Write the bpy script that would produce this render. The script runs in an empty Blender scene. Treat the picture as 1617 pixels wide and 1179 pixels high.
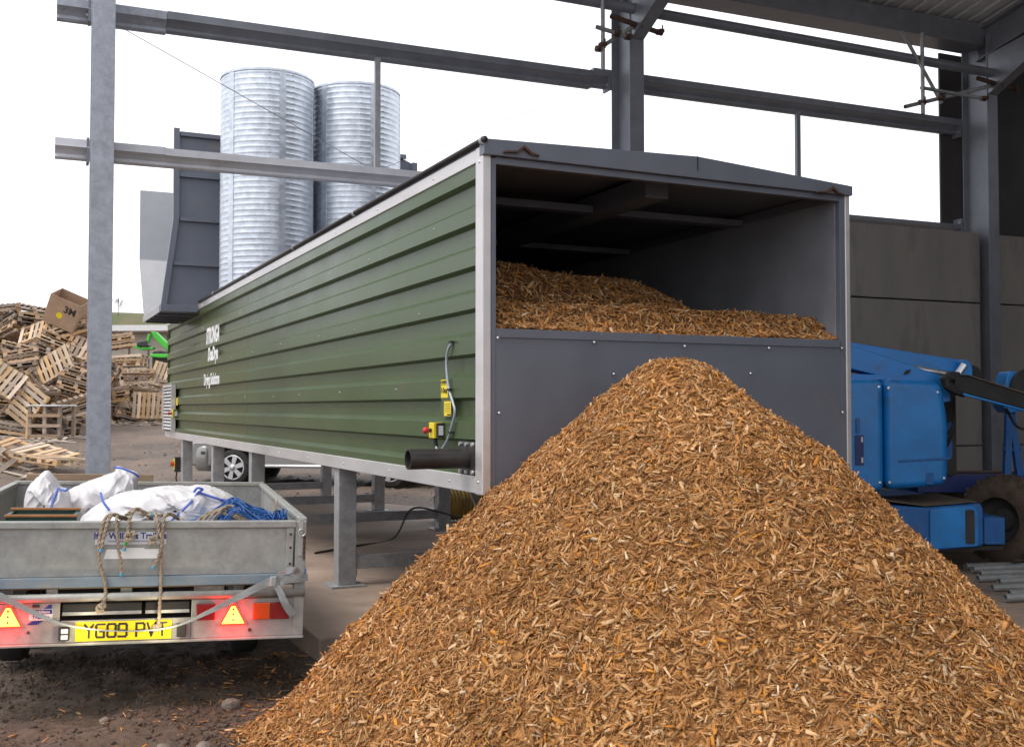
import bpy, math, random
import numpy as np
from mathutils import Vector, Matrix, Euler
R = math.radians
scene = bpy.context.scene
COL = scene.collection

# ------------------------------------------------------------------ camera, sky, sun, exposure
cam = bpy.data.objects.new('camera', bpy.data.cameras.new('camera'))
COL.objects.link(cam)
cam.location = (0, 0, 1.65)
cam.rotation_euler = (R(90 + 1.847), 0, 0)
cam.data.sensor_width = 36.0
cam.data.sensor_fit = 'HORIZONTAL'
cam.data.lens = 37.98
cam.data.clip_start = 0.05
cam.data.clip_end = 1500
scene.camera = cam

SUN_EL, SUN_AZ = 60.0, -125.0          # azimuth clockwise from +Y: behind-left of the camera
world = bpy.data.worlds.new('World')
scene.world = world
world.use_nodes = True
wn = world.node_tree
wn.nodes.clear()
w_out = wn.nodes.new('ShaderNodeOutputWorld')
w_bg = wn.nodes.new('ShaderNodeBackground')
w_sky = wn.nodes.new('ShaderNodeTexSky')
w_sky.sky_type = 'NISHITA'
w_sky.sun_disc = False
w_sky.sun_elevation = R(SUN_EL)
w_sky.sun_rotation = R(SUN_AZ)
w_sky.dust_density = 6.0
w_mix = wn.nodes.new('ShaderNodeMixRGB')     # an even overcast veil over the blue sky
w_mix.inputs['Fac'].default_value = 0.93
w_mix.inputs['Color2'].default_value = (8.3, 8.5, 9.0, 1)
wn.links.new(w_sky.outputs[0], w_mix.inputs['Color1'])
wn.links.new(w_mix.outputs[0], w_bg.inputs['Color'])
w_bg.inputs['Strength'].default_value = 0.105
wn.links.new(w_bg.outputs[0], w_out.inputs[0])

sun = bpy.data.objects.new('sun', bpy.data.lights.new('sun', 'SUN'))
COL.objects.link(sun)
sun.data.energy = 1.2
sun.data.angle = R(25)
sun.data.color = (1.0, 0.94, 0.85)
_d = Vector((math.sin(R(SUN_AZ)) * math.cos(R(SUN_EL)), math.cos(R(SUN_AZ)) * math.cos(R(SUN_EL)), math.sin(R(SUN_EL))))
sun.rotation_euler = _d.to_track_quat('Z', 'Y').to_euler()

scene.view_settings.view_transform = 'Standard'
scene.view_settings.look = 'None'
scene.view_settings.exposure = 0.8
scene.view_settings.gamma = 1.0
scene.view_settings.use_curve_mapping = False

rng = np.random.default_rng(7)
random.seed(7)

# ------------------------------------------------------------------ helpers
def noise2(x, y, seed=0):
    """smooth value noise in [-1,1]"""
    x = np.asarray(x, float); y = np.asarray(y, float)
    xi = np.floor(x).astype(np.int64); yi = np.floor(y).astype(np.int64)
    fx = x - xi; fy = y - yi
    fx = fx * fx * (3 - 2 * fx); fy = fy * fy * (3 - 2 * fy)
    def h(a, b):
        n = (a * 374761393 + b * 668265263 + seed * 1442695041) & 0x7fffffff
        n = ((n ^ (n >> 13)) * 1274126177) & 0x7fffffff
        n = n ^ (n >> 16)
        return (n & 0xffff) / 32767.5 - 1.0
    a = h(xi, yi); b = h(xi + 1, yi); c = h(xi, yi + 1); d = h(xi + 1, yi + 1)
    return (a * (1 - fx) + b * fx) * (1 - fy) + (c * (1 - fx) + d * fx) * fy

def fbm(x, y, seed=0, octv=4):
    s = 0; a = 1.0; t = 0
    for i in range(octv):
        s = s + a * noise2(x * 2 ** i, y * 2 ** i, seed + i * 17); t += a; a *= 0.5
    return s / t

def smooth(a, b, x):
    t = np.clip((x - a) / (b - a), 0, 1)
    return t * t * (3 - 2 * t)

def link(o, parent=None):
    COL.objects.link(o)
    if parent is not None:
        o.parent = parent
    return o

def tag(o, label=None, cat=None, group=None, kind=None):
    if label: o['label'] = label
    if cat: o['category'] = cat
    if group: o['group'] = group
    if kind: o['kind'] = kind
    return o

def thing(name, label, cat, loc=(0, 0, 0), rot=(0, 0, 0), group=None):
    o = bpy.data.objects.new(name, None)
    o.empty_display_size = 0.2
    COL.objects.link(o)
    o.location = loc
    o.rotation_euler = rot
    return tag(o, label, cat, group)

class MB:
    """collects vertices and faces for one mesh"""
    def __init__(s):
        s.v = []; s.f = []; s.m = []
    def add(s, vs, fs, mi=0):
        n = len(s.v)
        s.v.extend([tuple(p) for p in vs])
        s.f.extend([tuple(i + n for i in f) for f in fs])
        s.m.extend([mi] * len(fs))
        return s
    def box(s, lo, hi, mat=None, mi=0):
        x0, y0, z0 = lo; x1, y1, z1 = hi
        vs = [(x0, y0, z0), (x1, y0, z0), (x1, y1, z0), (x0, y1, z0), (x0, y0, z1), (x1, y0, z1), (x1, y1, z1), (x0, y1, z1)]
        if mat is not None: vs = [mat @ Vector(p) for p in vs]
        return s.add(vs, [(0, 3, 2, 1), (4, 5, 6, 7), (0, 1, 5, 4), (1, 2, 6, 5), (2, 3, 7, 6), (3, 0, 4, 7)], mi)
    def prism(s, pts, axis, a, b, mi=0):
        """2D polygon extruded along an axis: 'x' (pts=(y,z)), 'y' (pts=(x,z)), 'z' (pts=(x,y))"""
        def P(p, t):
            return {'x': (t, p[0], p[1]), 'y': (p[0], t, p[1]), 'z': (p[0], p[1], t)}[axis]
        n = len(pts)
        ar = sum(pts[i][0] * pts[(i + 1) % n][1] - pts[(i + 1) % n][0] * pts[i][1] for i in range(n))
        pts = list(pts)
        flip = (ar < 0) != (axis == 'y')
        if flip: pts = pts[::-1]
        vs = [P(p, a) for p in pts] + [P(p, b) for p in pts]
        fs = [tuple(range(n - 1, -1, -1)), tuple(range(n, 2 * n))]
        fs += [(i, (i + 1) % n, n + (i + 1) % n, n + i) for i in range(n)]
        if b < a: fs = [f[::-1] for f in fs]
        return s.add(vs, fs, mi)
    def cyl(s, p0, p1, r0, r1=None, n=16, caps=True, mi=0):
        r1 = r0 if r1 is None else r1
        p0 = Vector(p0); p1 = Vector(p1)
        d = (p1 - p0).normalized()
        a = d.orthogonal().normalized(); b = d.cross(a)
        vs = []
        for p, r in ((p0, r0), (p1, r1)):
            for i in range(n):
                t = 2 * math.pi * i / n
                vs.append(p + a * math.cos(t) * r + b * math.sin(t) * r)
        fs = [(i, (i + 1) % n, n + (i + 1) % n, n + i) for i in range(n)]
        if caps: fs += [tuple(range(n - 1, -1, -1)), tuple(range(n, 2 * n))]
        return s.add(vs, fs, mi)
    def pipe(s, p0, p1, r, t=0.006, n=24):
        """hollow pipe with wall thickness"""
        p0 = Vector(p0); p1 = Vector(p1); d = (p1 - p0).normalized()
        a = d.orthogonal().normalized(); b = d.cross(a)
        rings = [(p0, r), (p1, r), (p1, r - t), (p0, r - t)]
        vs = [p + a * math.cos(2 * math.pi * i / n) * q + b * math.sin(2 * math.pi * i / n) * q for p, q in rings for i in range(n)]
        fs = [(k * n + i, k * n + (i + 1) % n, ((k + 1) % 4) * n + (i + 1) % n, ((k + 1) % 4) * n + i) for k in range(4) for i in range(n)]
        return s.add(vs, fs)
    def tube(s, pts, r, n=8, lobes=0, twist=0.0, caps=True, mi=0):
        pts = [Vector(p) for p in pts]
        N = len(pts)
        t0 = (pts[1] - pts[0]).normalized()
        a = t0.orthogonal().normalized()
        vs = []; ph = 0.0
        for k in range(N):
            t = (pts[min(k + 1, N - 1)] - pts[max(k - 1, 0)]).normalized()
            a = (a - t * a.dot(t)).normalized()
            b = t.cross(a)
            rr = r[k] if hasattr(r, '__len__') else r
            if k: ph += twist * (pts[k] - pts[k - 1]).length
            for i in range(n):
                th = 2 * math.pi * i / n
                q = rr * (1 + (0.28 * math.cos(lobes * (th - ph)) if lobes else 0))
                vs.append(pts[k] + a * math.cos(th) * q + b * math.sin(th) * q)
        fs = [(k * n + i, k * n + (i + 1) % n, (k + 1) * n + (i + 1) % n, (k + 1) * n + i) for k in range(N - 1) for i in range(n)]
        if caps: fs += [tuple(range(n - 1, -1, -1)), tuple(range((N - 1) * n, N * n))]
        return s.add(vs, fs, mi)
    def lathe(s, prof, c=(0, 0, 0), n=32, axis=(0, 0, 1), mi=0):
        """prof: list of (radius, height) along axis"""
        q = Vector(axis).normalized().to_track_quat('Z', 'Y')
        c = Vector(c)
        vs = [c + q @ Vector((r * math.cos(2 * math.pi * i / n), r * math.sin(2 * math.pi * i / n), h)) for r, h in prof for i in range(n)]
        fs = [(k * n + i, k * n + (i + 1) % n, (k + 1) * n + (i + 1) % n, (k + 1) * n + i) for k in range(len(prof) - 1) for i in range(n)]
        return s.add(vs, fs, mi)
    def sphere(s, c, r, n=10, m=6, mi=0):
        rx, ry, rz = (r, r, r) if not hasattr(r, '__len__') else r
        vs = []
        for j in range(m + 1):
            t = math.pi * j / m
            for i in range(n):
                p = 2 * math.pi * i / n
                vs.append((c[0] + rx * math.sin(t) * math.cos(p), c[1] + ry * math.sin(t) * math.sin(p), c[2] + rz * math.cos(t)))
        fs = [(j * n + i, (j + 1) * n + i, (j + 1) * n + (i + 1) % n, j * n + (i + 1) % n) for j in range(m) for i in range(n)]
        return s.add(vs, fs, mi)
    def build(s, name, mats, parent=None, bevel=0.0, smooth_=False, seg=2, loc=None):
        me = bpy.data.meshes.new(name)
        me.from_pydata(s.v, [], s.f)
        if not isinstance(mats, (list, tuple)): mats = [mats]
        for m in mats: me.materials.append(m)
        if len(mats) > 1: me.polygons.foreach_set('material_index', s.m)
        if smooth_: me.polygons.foreach_set('use_smooth', [True] * len(me.polygons))
        me.update()
        o = link(bpy.data.objects.new(name, me), parent)
        if loc is not None: o.location = loc
        if bevel:
            b = o.modifiers.new('bevel', 'BEVEL'); b.width = bevel; b.segments = seg; b.limit_method = 'ANGLE'; b.angle_limit = R(40)
            b.harden_normals = False
        return o

def box_part(name, lo, hi, mat, parent, bevel=0.0):
    return MB().box(lo, hi).build(name, mat, parent, bevel)

def spline(pts, n=8):
    """Catmull-Rom through points"""
    p = [Vector(q) for q in pts]
    p = [p[0] * 2 - p[1]] + p + [p[-1] * 2 - p[-2]]
    out = []
    for i in range(1, len(p) - 2):
        for k in range(n):
            t = k / n
            out.append(0.5 * ((2 * p[i]) + (p[i + 1] - p[i - 1]) * t + (2 * p[i - 1] - 5 * p[i] + 4 * p[i + 1] - p[i + 2]) * t * t + (3 * p[i] - p[i - 1] - 3 * p[i + 1] + p[i + 2]) * t ** 3))
    out.append(p[-2])
    return out

def ibeam(mb, p, d, width, depth, length, tf=0.014, tw=0.010, up=None):
    """I-section: along unit vector d from p; flanges face +-up"""
    d = Vector(d).normalized(); up = Vector(up).normalized(); sd = d.cross(up).normalized()
    M = Matrix(((sd.x, up.x, d.x, p[0]), (sd.y, up.y, d.y, p[1]), (sd.z, up.z, d.z, p[2]), (0, 0, 0, 1)))
    mb.box((-width / 2, -depth / 2, 0), (width / 2, -depth / 2 + tf, length), M)
    mb.box((-width / 2, depth / 2 - tf, 0), (width / 2, depth / 2, length), M)
    mb.box((-tw / 2, -depth / 2 + tf, 0), (tw / 2, depth / 2 - tf, length), M)
    return mb

def text(name, s, mat, parent, loc, rot, size, sx=1.0, shear=0.0, extrude=0.0012, align='CENTER', bold=0.0):
    cu = bpy.data.curves.new(name, 'FONT')
    cu.body = s; cu.size = size; cu.shear = shear; cu.extrude = extrude; cu.align_x = align; cu.align_y = 'CENTER'
    cu.offset = bold
    cu.materials.append(mat)
    o = link(bpy.data.objects.new(name, cu), parent)
    o.location = loc; o.rotation_euler = rot; o.scale = (sx, 1, 1)
    TEXTS.append(o)
    return o
TEXTS = []
def texts_to_meshes():
    dg = bpy.context.evaluated_depsgraph_get()
    for o in TEXTS:
        me = bpy.data.meshes.new_from_object(o.evaluated_get(dg))
        nm = o.name.split('.')[0]
        q = bpy.data.objects.new('tmp', me)
        q.location = o.location; q.rotation_euler = o.rotation_euler; q.scale = o.scale
        par = o.parent
        bpy.data.objects.remove(o)
        q.name = nm
        link(q, par)

# ------------------------------------------------------------------ materials
def nodes(m):
    m.use_nodes = True
    nt = m.node_tree
    return nt, nt.nodes, nt.links, nt.nodes['Principled BSDF']

def mat(name, col, rough=0.6, metal=0.0, var=0.25, scale=6.0, col2=None, bump=0.0, bscale=60.0, rvar=0.0, rand=0.0, stretch=None, spec=None, dirt=None, dirt_scale=2.0, dirt_lo=0.55, coat=0.0):
    m = bpy.data.materials.new(name)
    nt, N, L, P = nodes(m)
    P.inputs['Roughness'].default_value = rough
    P.inputs['Metallic'].default_value = metal
    if spec is not None: P.inputs['Specular IOR Level'].default_value = spec
    if coat: P.inputs['Coat Weight'].default_value = coat
    tc = N.new('ShaderNodeTexCoord')
    src = tc.outputs['Object']
    if stretch:
        mp = N.new('ShaderNodeMapping'); mp.inputs['Scale'].default_value = stretch
        L.new(src, mp.inputs['Vector']); src = mp.outputs[0]
    nz = N.new('ShaderNodeTexNoise'); nz.inputs['Scale'].default_value = scale; nz.inputs['Detail'].default_value = 6; nz.inputs['Roughness'].default_value = 0.6
    L.new(src, nz.inputs['Vector'])
    rp = N.new('ShaderNodeValToRGB')
    c2 = col2 if col2 else tuple(c * (1 - var) for c in col)
    c1 = tuple(min(1, c * (1 + var * 0.6)) for c in col) if not col2 else col
    rp.color_ramp.elements[0].position = 0.32; rp.color_ramp.elements[1].position = 0.68
    rp.color_ramp.elements[0].color = (*c2, 1); rp.color_ramp.elements[1].color = (*c1, 1)
    L.new(nz.outputs['Fac'], rp.inputs['Fac'])
    out = rp.outputs['Color']
    if dirt:
        n2 = N.new('ShaderNodeTexNoise'); n2.inputs['Scale'].default_value = dirt_scale; n2.inputs['Detail'].default_value = 9; n2.inputs['Roughness'].default_value = 0.68
        L.new(src, n2.inputs['Vector'])
        r2 = N.new('ShaderNodeValToRGB'); r2.color_ramp.elements[0].position = dirt_lo; r2.color_ramp.elements[1].position = dirt_lo + 0.16
        r2.color_ramp.elements[0].color = (0, 0, 0, 1); r2.color_ramp.elements[1].color = (1, 1, 1, 1)
        L.new(n2.outputs['Fac'], r2.inputs['Fac'])
        mx = N.new('ShaderNodeMixRGB'); mx.inputs['Color2'].default_value = (*dirt, 1)
        mlt = N.new('ShaderNodeMath'); mlt.operation = 'MULTIPLY'; mlt.inputs[1].default_value = 0.8
        L.new(r2.outputs[0], mlt.inputs[0]); L.new(mlt.outputs[0], mx.inputs['Fac']); L.new(out, mx.inputs['Color1'])
        out = mx.outputs[0]
    if rand:
        oi = N.new('ShaderNodeObjectInfo')
        hs = N.new('ShaderNodeHueSaturation')
        mr = N.new('ShaderNodeMapRange'); mr.inputs['To Min'].default_value = 1 - rand; mr.inputs['To Max'].default_value = 1 + rand
        L.new(oi.outputs['Random'], mr.inputs['Value']); L.new(mr.outputs[0], hs.inputs['Value'])
        m2 = N.new('ShaderNodeMath'); m2.operation = 'MULTIPLY'; m2.inputs[1].default_value = 7.31
        m3 = N.new('ShaderNodeMath'); m3.operation = 'FRACT'
        m4 = N.new('ShaderNodeMapRange'); m4.inputs['To Min'].default_value = 0.55; m4.inputs['To Max'].default_value = 1.25
        L.new(oi.outputs['Random'], m2.inputs[0]); L.new(m2.outputs[0], m3.inputs[0]); L.new(m3.outputs[0], m4.inputs['Value']); L.new(m4.outputs[0], hs.inputs['Saturation'])
        L.new(out, hs.inputs['Color']); out = hs.outputs[0]
    L.new(out, P.inputs['Base Color'])
    if rvar:
        mr = N.new('ShaderNodeMapRange'); mr.inputs['To Min'].default_value = max(0.03, rough - rvar); mr.inputs['To Max'].default_value = min(1, rough + rvar)
        L.new(nz.outputs['Fac'], mr.inputs['Value']); L.new(mr.outputs[0], P.inputs['Roughness'])
    if bump:
        nb = N.new('ShaderNodeTexNoise'); nb.inputs['Scale'].default_value = bscale; nb.inputs['Detail'].default_value = 5
        L.new(src, nb.inputs['Vector'])
        bp = N.new('ShaderNodeBump'); bp.inputs['Strength'].default_value = min(1, bump); bp.inputs['Distance'].default_value = 0.02
        L.new(nb.outputs['Fac'], bp.inputs['Height']); L.new(bp.outputs[0], P.inputs['Normal'])
    return m

def emit(name, col, strength, base=None):
    m = bpy.data.materials.new(name)
    nt, N, L, P = nodes(m)
    P.inputs['Base Color'].default_value = (*(base or col), 1)
    P.inputs['Emission Color'].default_value = (*col, 1)
    P.inputs['Emission Strength'].default_value = strength
    P.inputs['Roughness'].default_value = 0.25
    return m

def galv(name, col=(0.42, 0.44, 0.46), rough=0.45, metal=0.75, dirt=(0.25, 0.23, 0.21)):
    m = mat(name, col, rough, metal, var=0.22, scale=9, dirt=dirt, dirt_scale=1.7, dirt_lo=0.62, rvar=0.12, bump=0.05, bscale=90)
    nt = m.node_tree; N = nt.nodes; L = nt.links
    P = N['Principled BSDF']
    # zinc spangle
    vo = N.new('ShaderNodeTexVoronoi'); vo.inputs['Scale'].default_value = 45
    tc = N.new('ShaderNodeTexCoord'); L.new(tc.outputs['Object'], vo.inputs['Vector'])
    old = P.inputs['Base Color'].links[0].from_socket
    bw = N.new('ShaderNodeRGBToBW'); L.new(vo.outputs['Color'], bw.inputs[0])
    mr = N.new('ShaderNodeMapRange'); mr.inputs['To Min'].default_value = 0.93; mr.inputs['To Max'].default_value = 1.06
    L.new(bw.outputs[0], mr.inputs['Value'])
    mx = N.new('ShaderNodeMixRGB'); mx.blend_type = 'MULTIPLY'; mx.inputs['Fac'].default_value = 1
    L.new(old, mx.inputs['Color1']); L.new(mr.outputs[0], mx.inputs['Color2']); L.new(mx.outputs[0], P.inputs['Base Color'])
    return m

M = {}
M['green'] = mat('green_cladding', (0.052, 0.083, 0.030), 0.33, 0, var=0.12, scale=2, dirt=(0.085, 0.085, 0.055), dirt_scale=1.1, dirt_lo=0.60, rvar=0.1, bump=0.15, bscale=2.2, stretch=(1, 1, 0.35), spec=0.38)
M['green_far'] = mat('green_cladding_far', (0.060, 0.081, 0.026), 0.33, 0, var=0.12, scale=2, dirt=(0.10, 0.085, 0.05), dirt_scale=1.1, dirt_lo=0.56, rvar=0.1, bump=0.15, bscale=2.2, stretch=(1, 1, 0.35), spec=0.38)
M['alu'] = mat('aluminium_trim', (0.62, 0.60, 0.60), 0.42, 0.55, var=0.10, scale=5, dirt=(0.42, 0.36, 0.32), dirt_scale=3.0, dirt_lo=0.6, rvar=0.12, stretch=(1, 0.25, 1))
M['anth'] = mat('anthracite_sheet', (0.122, 0.135, 0.168), 0.42, 0.0, var=0.10, scale=2.5, dirt=(0.17, 0.15, 0.13), dirt_scale=2.2, dirt_lo=0.58, rvar=0.1)
M['anth_in'] = mat('anthracite_inside', (0.21, 0.22, 0.245), 0.4, 0.0, var=0.18, scale=2.5, dirt=(0.13, 0.10, 0.07), dirt_scale=2.0, dirt_lo=0.60)
M['anth_pale'] = mat('pale_grey_sheet', (0.42, 0.43, 0.46), 0.55, 0.0, var=0.10, scale=2.0, dirt=(0.30, 0.29, 0.28), dirt_scale=2.0, dirt_lo=0.58)
M['galv'] = galv('galvanised_steel', metal=0.35, col=(0.36, 0.37, 0.38))
M['galv_leg'] = galv('galvanised_leg', (0.36, 0.36, 0.37), 0.5, 0.3)
M['stack'] = galv('galvanised_stack', (0.60, 0.64, 0.70), 0.42, 0.85, dirt=(0.42, 0.45, 0.49))
M['frame'] = mat('shed_steel', (0.205, 0.215, 0.245), 0.45, 0.25, var=0.18, scale=3.5, dirt=(0.15, 0.125, 0.11), dirt_scale=1.6, dirt_lo=0.6, rvar=0.1)
M['post'] = galv('galvanised_post', (0.36, 0.38, 0.43), 0.55, 0.3)
M['roof'] = mat('roof_sheet_underside', (0.62, 0.63, 0.64), 0.6, 0.0, var=0.15, scale=1.0)
M['darkclad'] = mat('dark_cladding', (0.045, 0.045, 0.047), 0.7, 0.0, var=0.2, scale=2.0)
M['jamb'] = mat('brown_jamb', (0.055, 0.047, 0.047), 0.6, 0.0, var=0.2, scale=3.0)
M['concrete'] = mat('panel_concrete', (0.24, 0.225, 0.205), 0.85, 0, var=0.18, scale=1.6, dirt=(0.12, 0.11, 0.10), dirt_scale=1.6, dirt_lo=0.53, bump=0.25, bscale=30, stretch=(1, 1, 0.3))
M['pad'] = mat('dirty_concrete', (0.33, 0.245, 0.19), 0.75, 0, var=0.30, scale=1.2, dirt=(0.18, 0.132, 0.10), dirt_scale=1.1, dirt_lo=0.5, bump=0.25, bscale=22, rvar=0.15)
M['black'] = mat('black_rubber', (0.022, 0.021, 0.021), 0.7, 0, var=0.3, scale=8)
M['blackpipe'] = mat('black_pipe', (0.030, 0.027, 0.027), 0.42, 0.1, var=0.3, scale=7, dirt=(0.08, 0.07, 0.065), dirt_scale=5, dirt_lo=0.6)
M['rust'] = mat('rusty_steel', (0.085, 0.045, 0.032), 0.85, 0.1, var=0.4, scale=22)
M['yellow'] = mat('yellow_sticker', (0.75, 0.58, 0.01), 0.45, 0, var=0.06)
M['red'] = mat('red_plastic', (0.55, 0.02, 0.02), 0.35, 0, var=0.08)
M['white'] = mat('white_vinyl', (0.80, 0.80, 0.80), 0.5, 0, var=0.05)
M['ink'] = mat('black_ink', (0.018, 0.018, 0.018), 0.6, 0, var=0.05)
M['conduit'] = mat('grey_conduit', (0.33, 0.37, 0.42), 0.4, 0.2, var=0.08)
M['bolt'] = mat('zinc_bolt', (0.62, 0.64, 0.66), 0.32, 0.8, var=0.1)
M['trailer'] = galv('trailer_galvanised', (0.335, 0.335, 0.315), 0.55, 0.25, dirt=(0.21, 0.185, 0.155))
M['trailer_in'] = galv('trailer_galvanised_side', (0.30, 0.31, 0.31), 0.6, 0.25, dirt=(0.20, 0.19, 0.17))
M['bluestrip'] = mat('faded_blue_strip', (0.20, 0.255, 0.30), 0.6, 0.1, var=0.2, scale=5, dirt=(0.30, 0.29, 0.27), dirt_scale=6, dirt_lo=0.5, stretch=(0.6, 1, 1))
M['darkgap'] = mat('dark_recess', (0.035, 0.033, 0.032), 0.7, 0, var=0.3)
M['bag'] = mat('white_woven_bag', (0.60, 0.585, 0.60), 0.7, 0, var=0.06, scale=3, dirt=(0.46, 0.42, 0.40), dirt_scale=3.5, dirt_lo=0.64, bump=0.12, bscale=160)
M['bluestitch'] = mat('blue_stitching', (0.10, 0.16, 0.52), 0.7, 0, var=0.1)
M['net'] = mat('blue_net_cord', (0.016, 0.09, 0.30), 0.6, 0, var=0.35, scale=20)
M['rope'] = mat('tan_rope', (0.36, 0.29, 0.21), 0.9, 0, var=0.30, scale=30, bump=0.4, bscale=220)
M['cyan'] = mat('cyan_tape', (0.06, 0.36, 0.62), 0.5, 0, var=0.05)
M['greentape'] = mat('green_tape', (0.03, 0.42, 0.09), 0.5, 0, var=0.05)
M['strap'] = mat('grey_webbing', (0.30, 0.325, 0.33), 0.75, 0, var=0.15, scale=20, stretch=(1, 1, 4), bump=0.2, bscale=260)
M['cratewood'] = mat('orange_wood', (0.38, 0.17, 0.06), 0.6, 0, var=0.2, scale=10)
M['darkgreen'] = mat('dark_green_paint', (0.020, 0.065, 0.045), 0.45, 0, var=0.2)
M['plank'] = mat('old_plank', (0.27, 0.185, 0.12), 0.85, 0, var=0.35, scale=4, stretch=(0.4, 4, 4), bump=0.25, bscale=30)
M['lens_red'] = mat('dark_red_lens', (0.20, 0.008, 0.010), 0.22, 0, var=0.1, coat=0.4)
M['lens_orange'] = mat('orange_lens', (0.55, 0.075, 0.008), 0.22, 0, var=0.1, coat=0.4)
M['painted_glow_red'] = emit('glow_painted_border', (1.0, 0.03, 0.015), 1.6, (0.5, 0.02, 0.02))  # emission paints a flash glow on reflectors that are no lamps
M['painted_glow_hot'] = emit('glow_painted_centre', (1.0, 0.60, 0.07), 2.5, (0.6, 0.3, 0.02))  # bright flash return of the reflector, painted as emission
M['plate'] = mat('yellow_plate', (0.88, 0.66, 0.03), 0.8, 0, var=0.04, scale=20, spec=0.1)
M['navy'] = mat('navy_print', (0.02, 0.03, 0.22), 0.5, 0, var=0.05)
M['sticker'] = mat('pale_sticker', (0.62, 0.62, 0.66), 0.5, 0, var=0.08, dirt=(0.45, 0.43, 0.42), dirt_scale=20, dirt_lo=0.6)
M['tyre'] = mat('tyre_rubber', (0.028, 0.026, 0.024), 0.85, 0, var=0.35, scale=10, dirt=(0.10, 0.075, 0.055), dirt_scale=5, dirt_lo=0.55)
M['muddytyre'] = mat('muddy_tyre', (0.085, 0.058, 0.040), 0.9, 0, var=0.4, scale=10)
M['rim'] = mat('alloy_rim', (0.55, 0.55, 0.56), 0.35, 0.6, var=0.1, dirt=(0.25, 0.22, 0.19), dirt_scale=9, dirt_lo=0.6)
M['silver'] = mat('silver_car_paint', (0.25, 0.245, 0.24), 0.3, 0.35, var=0.06, dirt=(0.33, 0.28, 0.24), dirt_scale=3, dirt_lo=0.6, coat=0.5)
M['glass'] = mat('dark_glass', (0.03, 0.035, 0.04), 0.08, 0, var=0.1)
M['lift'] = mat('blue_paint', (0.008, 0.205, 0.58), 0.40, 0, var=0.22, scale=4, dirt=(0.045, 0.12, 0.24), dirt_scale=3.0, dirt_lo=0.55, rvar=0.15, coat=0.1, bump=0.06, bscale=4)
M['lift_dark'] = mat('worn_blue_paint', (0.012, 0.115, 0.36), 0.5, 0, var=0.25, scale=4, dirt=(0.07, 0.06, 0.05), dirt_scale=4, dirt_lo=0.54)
M['navybox'] = mat('navy_paint', (0.012, 0.030, 0.16), 0.5, 0, var=0.2, dirt=(0.04, 0.04, 0.05), dirt_scale=3, dirt_lo=0.58)
M['dust'] = mat('dusty_plate', (0.13, 0.095, 0.07), 0.85, 0, var=0.3, scale=5)
M['tubesteel'] = mat('scaffold_tube', (0.34, 0.35, 0.35), 0.5, 0.4, var=0.25, scale=6, dirt=(0.17, 0.14, 0.11), dirt_scale=5, dirt_lo=0.58)
M['hose'] = mat('yellow_hose', (0.36, 0.235, 0.04), 0.6, 0, var=0.3, scale=5, dirt=(0.14, 0.09, 0.05), dirt_scale=4, dirt_lo=0.52)
M['carton'] = mat('cardboard', (0.36, 0.24, 0.155), 0.85, 0, var=0.15, scale=3)
M['loader'] = mat('bright_green_paint', (0.055, 0.46, 0.035), 0.4, 0, var=0.15, scale=2, dirt=(0.08, 0.12, 0.05), dirt_scale=2, dirt_lo=0.62)
M['asbestos'] = mat('pale_sheet_roof', (0.62, 0.62, 0.62), 0.8, 0, var=0.1)
M['beige'] = mat('beige_cladding', (0.34, 0.30, 0.245), 0.8, 0, var=0.15, scale=2)
M['grass'] = mat('rough_grass', (0.075, 0.095, 0.032), 0.95, 0, var=0.45, scale=0.35, col2=(0.13, 0.11, 0.06), bump=0.5, bscale=3)
M['bark'] = mat('bare_branches', (0.13, 0.115, 0.105), 0.9, 0, var=0.2)
M['wood'] = mat('pallet_wood', (0.38, 0.250, 0.150), 0.85, 0, var=0.30, scale=3.0, stretch=(0.6, 5, 5), rand=0.45)
M['wood_pale'] = mat('pale_pallet_wood', (0.50, 0.350, 0.215), 0.85, 0, var=0.22, scale=3.0, stretch=(0.6, 5, 5), rand=0.28)
M['wood_grey'] = mat('weathered_pallet_wood', (0.27, 0.195, 0.14), 0.9, 0, var=0.35, scale=3.0, stretch=(0.6, 5, 5), rand=0.40)
M['wrap'] = mat('pale_wrap', (0.50, 0.52, 0.55), 0.4, 0, var=0.2)
M['stone'] = mat('muddy_stone', (0.20, 0.165, 0.14), 0.9, 0, var=0.35, scale=14, bump=0.5, bscale=40)

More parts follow.
